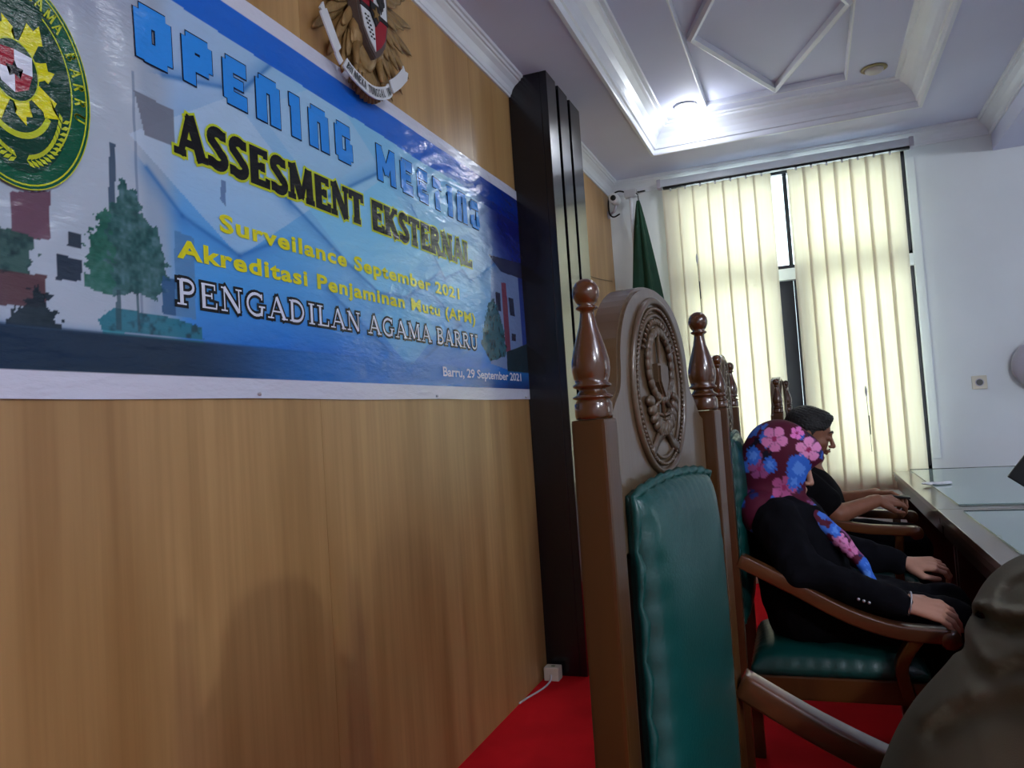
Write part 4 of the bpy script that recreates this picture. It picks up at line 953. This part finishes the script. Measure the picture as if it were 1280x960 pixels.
# flag on its pole
fl = thing('flag', 'furled dark green flag hanging from a silver pole in the far corner', 'flag', (.245, 5.30, 0))
bm = B(); lathe(bm, [(.013, .03), (.013, 2.70)], (-.022, 0, 0), 14); obj('pole', bm, WPAINT, fl, True)
bm = B(); box(bm, -.064, .020, -.025, .025, 2.695, 2.75, .006); obj('pole_cap', bm, STEEL, fl)
bm = B(); tube(bm, bez([(.012, -.02, 2.72), (.03, -.025, 2.70), (.035, -.02, 2.64), (.055, -.02, 2.56), (.05, -.02, 2.50)], 5), .0035, 6); obj('cord', bm, DARKP, fl)
bm = B(); lathe(bm, [(.15, 0), (.15, .02), (.05, .04), (.02, .06)], (-.022, 0, 0), 28); obj('base', bm, STEEL, fl, True)
n, k = 72, 60; V = []; F = []
for r in range(k+1):
    t_ = r/k; z = 2.66-1.55*t_; R = .008+.082*min(1, t_*2.0)**.85+.01*t_
    for i in range(n):
        a = 2*PI*i/n; rr = R*(1+.30*math.sin(5*a+t_*1.5)+.12*math.sin(9*a-2*t_)); V.append((.030+.018*t_+rr*math.cos(a), rr*.7*math.sin(a)-.03, z))
for r in range(k):
    for i in range(n): F.append((r*n+i, r*n+(i+1) % n, (r+1)*n+(i+1) % n, (r+1)*n+i))
F.append(tuple(range(n))[::-1]); F.append(tuple(k*n+i for i in range(n)))
pyobj('cloth', V, F, FLAGM, fl, True)
# adapter and cord on the floor at the pilaster foot
ad = thing('power_adapter', 'small ivory power adapter box on the red carpet at the pilaster foot', 'adapter', (.05, 3.50, 0))
bm = B(); box(bm, -.036, .036, -.03, .03, .001, .062, .006); obj('housing', bm, PLASTIC, ad)
bm = B(); box(bm, -.006, .012, -.008, .008, .062, .0635, .001); obj('mark', bm, mat('green_grey_mark', s2l((120, 130, 90)), .5), ad)
bm = B(); tube(bm, bez([(0, -.03, .03), (.004, -.06, .012), (-.004, -.14, .006), (-.034, -.26, .005), (-.046, -.33, .005)], 8), .0042, 8); obj('cord', bm, WPAINT, ad, True)
bm = B(); tube(bm, bez([(.004, 4.20, 2.10), (.004, 4.7, 2.105), (.004, 5.1, 2.13), (.004, 5.5, 2.17)], 6), .003, 6); tag(obj('wall_cable', bm, mat('beige_cable', s2l((120, 96, 70)), .5)), 'thin cable run along the wood wall behind the pilaster', 'cable')

# ---------------------------------------------------------------- LAMPS
def downlight(label, x, y, lit, power=9):
    t = thing('downlight', label, 'ceiling light', (x, y, 3.05), 0, 'recessed downlights of the ceiling tray')
    bm = B(); lathe(bm, [(.050, -.0005), (.068, -.0008), (.070, -.006), (.062, -.009), (.052, -.010), (.050, -.004)], (0, 0, 0), 32); obj('rim', bm, mat('brass_rim', s2l((150, 140, 100)), .35, metal=.5) if not lit else MOLD, t, True)
    bm = B(); ell(bm, (0, 0, -.012), (.050, .050, .022), None, 20); obj('lens', bm, LAMPON if lit else LAMPOFF, t, True)
    if lit:
        l = bpy.data.lights.new('downlight_glow', 'POINT'); l.energy = power; l.color = (.88, .93, 1.0); l.shadow_soft_size = .04
        o = bpy.data.objects.new('downlight_glow', l); o.location = (0.03, .05, -.10); COL.objects.link(o); o.parent = t
downlight('lit round downlight in the far left corner of the ceiling tray', .703, 4.76, True, 2.8)
downlight('unlit brass-rimmed downlight at the far right of the ceiling tray', 1.745, 4.77, False)
downlight('lit downlight in the right strip of the ceiling tray, above the frame', 1.745, 2.20, True, 3)
def hall_lamp(label, x, y, z, power):
    t = thing('ceiling_lamp', label, 'lamp', (x, y, 0), 0, 'globe lamps of the hall, outside the picture')
    bm = B(); ell(bm, (0, 0, z), (.07, .07, .05), None, 20); obj('globe', bm, LAMPON, t, True)
    bm = B(); lathe(bm, [(.02, z+.045), (.02, ZC-.01), (.06, ZC-.008), (.06, ZC-.001)], (0, 0, 0), 20); obj('stem', bm, STEEL, t, True)
    l = bpy.data.lights.new('lamp_glow', 'POINT'); l.energy = power; l.color = (.90, .95, 1.0); l.shadow_soft_size = .05
    o = bpy.data.objects.new('lamp_glow', l); o.location = (0, 0, z-.17); COL.objects.link(o); o.parent = t
hall_lamp('round hall lamp to the right of the camera', 3.5, -.20, 2.78, 75)
hall_lamp('round hall lamp behind the camera', 3.5, -1.7, 2.72, 85)

# ---------------------------------------------------------------- PEOPLE
def head(S, c, sc=1.0, pitch=0.0, yaw_=0.0):
    cp_, sp = math.cos(pitch), math.sin(pitch); cy, sy = math.cos(yaw_), math.sin(yaw_)
    R = np.array([[cp_*cy, -sy, sp*cy], [cp_*sy, cy, sp*sy], [-sp, 0, cp_]])   # columns: forward, left, up
    c = np.array(c, float); T = lambda p: c+R@(np.array(p, float)*sc)
    E = lambda p, r, k=.01, sub=False: S.ell(T(p), np.array(r)*sc, R, k, sub)
    K = lambda a, ra, b, rb, k=.008, sub=False: S.cap(T(a), ra*sc, T(b), rb*sc, k, sub)
    E((-.012, 0, .032), (.095, .074, .086)); E((.028, 0, -.028), (.060, .058, .082), .02)
    E((.060, 0, -.092), (.025, .026, .019), .02); E((.072, 0, -.090), (.012, .014, .012), .01)
    for s in (-1, 1):
        K((-.005, s*.052, -.050), .018, (.050, s*.022, -.092), .016, .02)
        E((.058, s*.036, -.026), (.022, .020, .020), .015)
        E((-.006, s*.076, -.006), (.018, .008, .031), .004); E((.004, s*.086, -.002), (.008, .006, .016), .004, True)
    K((.086, -.034, .024), .010, (.086, .034, .024), .010, .012)
    for s in (-1, 1):
        E((.100, s*.031, .004), (.012, .015, .010), .012, True); E((.081, s*.031, .003), (.013, .0135, .012), .003)
    K((.088, 0, .014), .0075, (.110, 0, -.026), .0105, .008); E((.111, 0, -.030), (.010, .012, .009), .006)
    for s in (-1, 1): E((.100, s*.013, -.034), (.010, .008, .007), .004)
    K((.093, -.020, -.056), .0062, (.093, .020, -.056), .0062, .005); K((.100, -.008, -.055), .006, (.100, .008, -.055), .006, .004)
    K((.090, -.016, -.068), .0068, (.090, .016, -.068), .0068, .005); E((.085, 0, -.078), (.01, .02, .004), .006, True)
    return R, T
def hand(S, wr, dirv, up, side, L=.17, curl=(.5, .6, .4), spread=.10, thumb=.5, r=.0075):
    """wr wrist point; dirv towards fingers; up back of hand normal; side +1: thumb on the (up x dir) side"""
    d = np.array(dirv, float); d /= np.linalg.norm(d); u = np.array(up, float); u -= d*(u@d); u /= np.linalg.norm(u)
    s = np.cross(u, d)*side; wr = np.array(wr, float); P = L*.50
    offs = (.36, .12, -.12, -.34); lens = (.42, .47, .44, .35)
    S.cap(wr-d*.03, L*.135, wr+d*L*.08, L*.125, .01, flat=(u, 1.35))
    for o, ln in zip(offs, lens):
        kb = wr+d*P*(1-.10*abs(o-.12)*2)+s*o*L*.50
        S.cap(wr+d*L*.06+s*o*L*.22, L*.085, kb, L*.066, .010, flat=(u, 1.15))
        a = 0; p = kb; seg = (ln*.44*L, ln*.30*L, ln*.26*L); rr = r*L/.17
        for q in range(3):
            a += curl[q]; dd = (d*math.cos(a)-u*math.sin(a))+s*o*spread; dd /= np.linalg.norm(dd); n_ = p+dd*seg[q]
            S.cap(p, rr*(1.10-.10*q), n_, rr*(1.0-.12*q), .0025); S.ell(n_, (rr*.92,)*3, None, .002) if q < 2 else None
            p = n_
    tb_ = wr+d*L*.10+s*L*.17-u*L*.03; t1 = tb_+(d*.75+s*.62-u*.25)*L*.22; t2 = t1+(d*.95+s*(.25-thumb*.3)-u*.25)*L*.17; t3 = t2+(d*.95-s*thumb*.3-u*.2)*L*.13
    S.cap(tb_, L*.085, t1, L*.068, .012); S.cap(t1, L*.060, t2, L*.055, .004); S.cap(t2, L*.055, t3, L*.044, .003)
def folds(amp, seed, fs=14):
    r = np.random.RandomState(seed); A = r.uniform(-1, 1, (6, 3)); ph = r.uniform(0, 6, 6); f = r.uniform(.6, 1.6, 6)*fs
    def fn(x, y, z):
        v = 0
        for i in range(6): v = v+np.sin((x*A[i, 0]+y*A[i, 1]+z*A[i, 2])*f[i]*2+ph[i]+1.2*np.sin((x-z)*fs*.7+ph[i]))
        return amp*np.sign(v)*np.abs(v/3)**.8
    return fn
# ---- woman in the floral headscarf
wy = 2.63
wo = thing('person', 'seated woman in black suit and floral maroon headscarf, hands on the armrests', 'person', (0, 0, 0))
S = SDF((.98, 2.30, .0), (1.82, 3.00, 1.2), .0040)
hc = (1.168, wy, 1.028); R, T = head(S, hc, .93, math.radians(24))
S.cap(T((-.03, 0, -.06)), .05, (1.150, wy, .90), .055, .02)
S.cap((1.15, wy-.12, .86), .05, (1.15, wy+.12, .86), .05, .03); S.cap((1.16, wy, .84), .10, (1.20, wy, .62), .12, .05)
for s, el, wr in ((-1, (1.205, 2.395, .735), (1.462, 2.388, .652)), (1, (1.235, 2.865, .740), (1.512, 2.862, .668))):
    S.cap((1.15, wy+s*.155, .875), .045, el, .036, .02); S.cap(el, .036, wr, .024, .012)
    kn = (1.60, wy+s*.10, .545); S.cap((1.22, wy+s*.085, .60), .08, kn, .052, .03); S.cap(kn, .05, (1.60, wy+s*.10, .09), .034, .02)
    S.cap((1.58, wy+s*.10, .045), .032, (1.74, wy+s*.11, .032), .026, .02)
hand(S, (1.466, 2.386, .650), (.96, -.04, -.20), (.16, -.42, .90), 1, .185, (.50, .45, .25), .30, .2)
hand(S, (1.520, 2.862, .668), (.97, -.02, -.04), (.10, -.35, .93), -1, .168, (.35, .75, .6), .12, .9)
S.obj('body', SKIN_W, wo, 1)
S = SDF((.96, 2.27, .0), (1.84, 3.02, 1.0), .0055)
S.cap((1.150, wy-.125, .850), .068, (1.150, wy+.125, .850), .068, .04); S.cap((1.175, wy, .80), .118, (1.215, wy, .56), .128, .05); S.cap((1.185, wy-.05, .82), .105, (1.235, wy-.05, .66), .11, .04); S.cap((1.185, wy+.05, .82), .105, (1.235, wy+.05, .66), .11, .04)
S.cap((1.16, wy, .88), .06, (1.15, wy, .92), .045, .03)
for s, el, wr in ((-1, (1.205, 2.395, .735), (1.446, 2.390, .656)), (1, (1.235, 2.865, .740), (1.496, 2.862, .669))):
    S.cap((1.15, wy+s*.155, .865), .064, el, .056, .03); S.cap(el, .054, wr, .040, .02)
    kn = (1.60, wy+s*.10, .545); S.cap((1.22, wy+s*.085, .60), .10, kn, .075, .05); S.cap(kn, .075, (1.60, wy+s*.10, .12), .060, .04)
S.cap((1.40, wy, .57), .07, (1.56, wy, .54), .06, .06)
S.warp(folds(.006, 3, 20)); S.warp(folds(.003, 33, 38)); S.cut(lambda x, y, z: .095-z+0*x+0*y)
S.obj('suit', SUIT, wo, 2)
for i in range(3):
    bm = B(); ell(bm, (1.352+i*.013, 2.3475-i*.0, .668-i*.0045), (.0045, .004, .0045), None, 8); obj('cuff_button', bm, STEEL, wo, True)
bm = B(); tube(bm, [(1.480+.006*math.sin(a), 2.388+.033*math.cos(a), .650+.030*math.sin(a)) for a in [2*PI*i/28 for i in range(28)]], .0024, 6, True, up=(1, 0, 0)); obj('bracelet', bm, STEEL, wo, True)
bm = B(); lathe(bm, [(.03, .0), (.045, .002), (.045, .02), (.03, .03)], (1.60, wy-.10, 0), 16); bm.free()
for s in (-1, 1):
    bm = B(); ell(bm, (1.67, wy+s*.105, .035), (.13, .047, .034), None, 18); obj('shoe', bm, DARKP, wo, True)
# headscarf
S = SDF((.98, 2.38, .62), (1.52, 2.90, 1.20), .0045)
def HT(p): return T(p)
S.ell(HT((-.012, 0, .030)), np.array((.112, .090, .104)), R, .02)
S.ell(HT((.005, 0, -.035)), np.array((.098, .086, .105)), R, .03)
S.ell(HT((.052, 0, .060)), np.array((.062, .068, .050)), R, .03)
S.cap(HT((-.05, 0, -.04)), .082, (1.125, wy, .915), .075, .04)
S.cap((1.100, wy-.115, .885), .066, (1.100, wy+.115, .885), .066, .04)
S.cap((1.175, wy, .90), .07, (1.20, wy, .86), .075, .04)
# carve the face opening
S.cap(HT((.088, 0, -.002)), .042, HT((.080, 0, -.065)), .044, .01, True)
S.cap(HT((.14, 0, .00)), .050, HT((.14, 0, -.10)), .055, .01, True)
S.warp(folds(.0030, 11, 22))
# front tail following the chest
for a, b, ra, rb in (((1.230, wy-.05, .885), (1.318, wy-.075, .80), .056, .042), ((1.318, wy-.075, .80), (1.370, wy-.095, .735), .042, .030), ((1.370, wy-.095, .735), (1.405, wy-.115, .672), .028, .018)):
    S.cap(a, ra, b, rb, .02, flat=((.7, 0, .7), 1.7))
V, F = S.mesh(); hs = S.obj('headscarf', None, wo, 2); hs.data.materials.clear()
Vn = np.zeros(len(hs.data.vertices)*3, np.float32); hs.data.vertices.foreach_get('co', Vn); Vn = Vn.reshape(-1, 3)
col = np.tile(np.array((78, 16, 40), float), (len(Vn), 1)); rr = np.random.RandomState(5)
blob = [tuple(Vn[k]) for k in rr.randint(0, len(Vn), 200)]
def put(mask, c):
    col[mask] = c
for i, c in enumerate(blob[:170]):
    d_ = np.linalg.norm((Vn-np.array(c))*np.array((1, .8, 1)), axis=1); d_ = d_+.006*np.sin(Vn[:, 0]*300+i)*np.sin(Vn[:, 2]*260)
    put(d_ < .008+.010*rr.rand(), ((52, 90, 180), (30, 40, 96), (18, 14, 34), (128, 66, 118), (64, 110, 200))[i % 5])
def flower(c, r, ph, cl):
    c = np.array(c); d_ = Vn-c; near = np.abs(d_[:, 1]) < .09
    rad = np.hypot(d_[:, 0], d_[:, 2]); a = np.arctan2(d_[:, 2], d_[:, 0])+ph
    pet = r*1.12*(.50+.50*np.abs(np.cos(a*2.5+.25*np.sin(rad*90)))**.45); m = near & (rad < pet); put(m, cl)
    put(near & (rad < pet) & (rad < r*.55) & (np.abs(np.sin(a*5)) < .35), tuple(x*.85 for x in cl)); put(near & (rad < pet) & (np.abs(np.sin(a*2.5)) > .97), tuple(x*.7 for x in cl)); put(near & (rad < r*.22), (150, 40, 90))
for (fx, fz, r, ph, cl) in ((1.158, 1.108, .036, .3, (214, 128, 178)), (1.255, 1.070, .034, 1.0, (222, 138, 186)), (1.225, 1.122, .018, 0, (226, 120, 190)), (1.105, 1.018, .030, .8, (150, 76, 128)), (1.175, .958, .034, .1, (170, 80, 130)), (1.150, .905, .024, .6, (190, 92, 140)), (1.345, .775, .022, .3, (206, 120, 170)), (1.32, .80, .02, 1.2, (210, 130, 180))):
    for yy in (wy-.10, wy+.10, ): flower((fx, yy, fz), r, ph, cl)
for (fx, fz, r) in ((1.222, 1.012, .036), (1.205, .975, .020), (1.140, 1.030, .020), (1.090, 1.060, .022), (1.39, .715, .030), (1.385, .70, .024), (1.31, .83, .016)):
    d_ = np.hypot(Vn[:, 0]-fx, (Vn[:, 2]-fz)*.8)+.004*np.sin(Vn[:, 0]*400)*np.sin(Vn[:, 2]*330); put(d_ < r, (52, 104, 204)); put(d_ < r*.5, (90, 140, 226))
cc_ = col/255; cl_ = np.where(cc_ <= .04045, cc_/12.92, ((cc_+.055)/1.055)**2.4)
ca = hs.data.color_attributes.new('print', 'FLOAT_COLOR', 'POINT'); ca.data.foreach_set('color', np.concatenate([cl_, np.ones((len(cl_), 1))], 1).astype(np.float32).ravel())
hs.data.materials.append(vcmat('floral_scarf_cloth', 'print', .7, .1, 400, spec=.2))

# ---- man in the black shirt
my = 3.84
mn = thing('person', 'seated man with short black hair and black short-sleeved shirt looking down', 'person', (0, 0, 0))
S = SDF((1.02, 3.50, .0), (1.86, 4.20, 1.24), .0042)
R2, T2 = head(S, (1.252, my, 1.065), 1.0, math.radians(17))
S.cap(T2((-.03, 0, -.06)), .055, (1.20, my, .91), .062, .02)
S.cap((1.20, my-.14, .85), .06, (1.20, my+.14, .85), .06, .03); S.cap((1.21, my, .84), .11, (1.25, my, .62), .12, .05)
for s, el, wr in ((-1, (1.345, my-.20, .725), (1.505, my-.105, .768)), (1, (1.360, my+.20, .735), (1.515, my+.10, .772))):
    S.cap((1.20, my+s*.175, .865), .05, el, .041, .02); S.cap(el, .041, wr, .027, .012)
    kn = (1.62, my+s*.11, .56); S.cap((1.26, my+s*.09, .60), .09, kn, .058, .03); S.cap(kn, .055, (1.62, my+s*.11, .09), .038, .02); S.cap((1.60, my+s*.11, .045), .036, (1.76, my+s*.12, .034), .028, .02)
hand(S, (1.508, my-.100, .768), (.80, .52, -.10), (.1, -.45, .9), -1, .185, (.45, .8, .7), .05, .7, .0085)
hand(S, (1.518, my+.095, .772), (.80, -.50, -.02), (.1, .45, .9), 1, .185, (.45, .8, .7), .05, .7, .0085)
S.obj('body', SKIN_M, mn, 1)
S = SDF((1.02, 3.50, .50), (1.62, 4.20, 1.0), .0055)
S.cap((1.195, my-.145, .848), .078, (1.195, my+.145, .848), .078, .04); S.cap((1.215, my, .80), .135, (1.27, my, .60), .145, .05); S.cap((1.25, my-.05, .78), .105, (1.27, my-.05, .64), .12, .05); S.cap((1.25, my+.05, .78), .105, (1.27, my+.05, .64), .12, .05)
S.cap((1.20, my, .88), .075, (1.207, my, .925), .062, .03)
for s, el in ((-1, (1.300, my-.195, .775)), (1, (1.310, my+.195, .78))): S.cap((1.20, my+s*.175, .855), .072, el, .062, .03)
S.warp(folds(.0045, 8, 16)); S.obj('shirt', SHIRT, mn, 2)
S = SDF((1.06, 3.56, .0), (1.84, 4.12, .80), .006)
for s in (-1, 1):
    kn = (1.62, my+s*.11, .56); S.cap((1.25, my+s*.085, .585), .105, kn, .078, .04); S.cap(kn, .076, (1.62, my+s*.11, .10), .062, .03)
S.cap((1.25, my, .58), .11, (1.32, my, .57), .09, .04); S.warp(folds(.004, 9, 15)); S.obj('trousers', SUIT, mn, 2)
for s in (-1, 1):
    bm = B(); ell(bm, (1.69, my+s*.115, .036), (.14, .050, .035), None, 18); obj('shoe', bm, DARKP, mn, True)
S = SDF((1.08, 3.70, .90), (1.46, 3.98, 1.24), .0035)
def E2(p, r, k=.01, sub=False): S.ell(T2(p), r, R2, k, sub)
E2((-.018, 0, .038), (.101, .083, .092)); E2((.036, 0, .090), (.050, .060, .028), .02); E2((-.05, 0, -.03), (.064, .074, .070), .02)
E2((.108, 0, -.022), (.075, .110, .082), .008, True); E2((.02, 0, -.105), (.10, .11, .050), .01, True)
for s in (-1, 1): E2((.055, s*.085, -.012), (.045, .05, .050), .008, True)
S.warp(lambda x, y, z: .0014*np.sin(x*330+90*z)*np.sin(y*300+z*120)+.0010*np.sin(z*520+x*200)); S.obj('hair', HAIR, mn, 1)
for s in (-1, 1):
    bm = B(); a, b, c = T2((.096, s*.016, .029)), T2((.094, s*.034, .035)), T2((.080, s*.050, .028)); tube(bm, [a, b, c], [.003, .0038, .002], 6); obj('eyebrow', bm, HAIR, mn)
bm = B(); p = T2((.074, 0, -.104)); ell(bm, p, (.012, .013, .013), None, 10); p = T2((.099, 0, -.0465)); ell(bm, p, (.004, .018, .003), None, 8); obj('goatee', bm, HAIR, mn, True)
ph = thing('phone', 'dark phone held between the hands of the man in the black shirt', 'phone', (1.60, my+.01, .770), 0)
bm = B(); box(bm, -.035, .045, -.030, .030, -.004, .005, .003); obj('case', bm, DARKP, ph); ph.rotation_euler = (0, math.radians(8), 0)

# ---- person in the olive shirt, leaning over the desk from the nearest chair
oy = 1.07
op = thing('person', 'person in olive grey long-sleeved garment leaning forward at the lower right, only shoulder visible', 'person', (0, 0, 0))
S = SDF((1.10, .68, .0), (2.10, 1.46, 1.36), .006)
R3, T3 = head(S, (1.80, oy, 1.14), 1.0, math.radians(28))
S.cap(T3((-.04, 0, -.06)), .055, (1.62, oy, 1.0), .06, .02); S.cap((1.59, oy-.10, .89), .04, (1.59, oy+.10, .89), .04, .03); S.cap((1.57, oy, .86), .07, (1.42, oy, .60), .08, .05)
for s in (-1, 1):
    el = (1.74, oy+s*.24, .815); wr = (1.92, oy+s*.10, .800); S.cap((1.60, oy+s*.13, .88), .03, el, .028, .02); S.cap(el, .030, wr, .025, .01)
    kn = (1.64, oy+s*.09, .57); S.cap((1.32, oy+s*.085, .60), .08, kn, .055, .03); S.cap(kn, .05, (1.62, oy+s*.10, .09), .036, .02); S.cap((1.60, oy+s*.10, .045), .034, (1.74, oy+s*.11, .034), .028, .02)
hand(S, (1.925, oy-.095, .800), (.9, .35, 0), (0, 0, 1), 1, .18, (.2, .35, .3), .1, .5, .0085); hand(S, (1.925, oy+.095, .800), (.9, -.35, 0), (0, 0, 1), -1, .18, (.2, .35, .3), .1, .5, .0085)
S.obj('body', SKIN_M, op, 1)
S = SDF((1.10, .66, .44), (1.98, 1.48, 1.12), .006)
S.cap((1.568, oy-.12, .898), .104, (1.568, oy+.12, .898), .104, .05); S.cap((1.550, oy, .870), .126, (1.372, oy, .59), .128, .05)
S.cap((1.535, oy-.06, .845), .108, (1.39, oy-.06, .60), .118, .05); S.cap((1.535, oy+.06, .845), .108, (1.39, oy+.06, .60), .118, .05)
for s in (-1, 1):
    el = (1.74, oy+s*.22, .82); S.cap((1.57, oy+s*.14, .900), .088, el, .072, .05); S.cap(el, .075, (1.88, oy+s*.13, .815), .046, .03)
S.warp(folds(.008, 21, 9))
def crease(pts, amp, sig):
    def fn(x, y, z):
        d = None; x = x-.16*(y-.97); z = z+.25*(y-.97)
        for (a, b), (c, e) in zip(pts, pts[1:]):
            l2 = (c-a)**2+(e-b)**2; t = np.clip(((x-a)*(c-a)+(z-b)*(e-b))/l2, 0, 1); q = np.sqrt((x-a-t*(c-a))**2+(z-b-t*(e-b))**2); d = q if d is None else np.minimum(d, q)
        return amp*np.exp(-(d/sig)**2)
    return fn
S.warp(crease([(1.428, .978), (1.436, .967), (1.452, .960), (1.469, .964), (1.56, .99)], .019, .0085)); S.warp(crease([(1.424, .990), (1.445, .982), (1.470, .980), (1.56, 1.005)], -.010, .006))
S.warp(crease([(1.455, 1.001), (1.463, 1.013), (1.475, 1.019)], .010, .008))
S.warp(crease([(1.397, .958), (1.403, .941), (1.413, .916), (1.430, .905), (1.469, .928), (1.56, .96)], .008, .010)); S.warp(crease([(1.412, .955), (1.420, .935), (1.436, .925), (1.47, .945)], -.009, .009))
S.warp(crease([(1.358, .857), (1.383, .880), (1.423, .900), (1.48, .915)], -.007, .010)); S.warp(crease([(1.370, .842), (1.395, .862), (1.435, .878), (1.49, .89)], .008, .012))
S.obj('shirt', OLIVE, op, 1)
S = SDF((1.14, .78, .0), (1.84, 1.36, .74), .007)
for s in (-1, 1):
    kn = (1.64, oy+s*.09, .57); S.cap((1.33, oy+s*.085, .590), .100, kn, .075, .04); S.cap(kn, .074, (1.62, oy+s*.10, .10), .060, .03)
S.obj('trousers', SUIT, op, 2)
S = SDF((1.66, .94, 1.0), (2.0, 1.20, 1.34), .005)
S.ell(T3((-.018, 0, .040)), (.100, .083, .092), R3); S.ell(T3((.100, 0, -.020)), (.075, .11, .078), R3, .01, True); S.ell(T3((.02, 0, -.095)), (.1, .11, .06), R3, .01, True); S.obj('hair', HAIR, op, 1)
for s in (-1, 1):
    bm = B(); ell(bm, (1.68, oy+s*.105, .036), (.13, .048, .035), None, 16); obj('shoe', bm, DARKP, op, True)
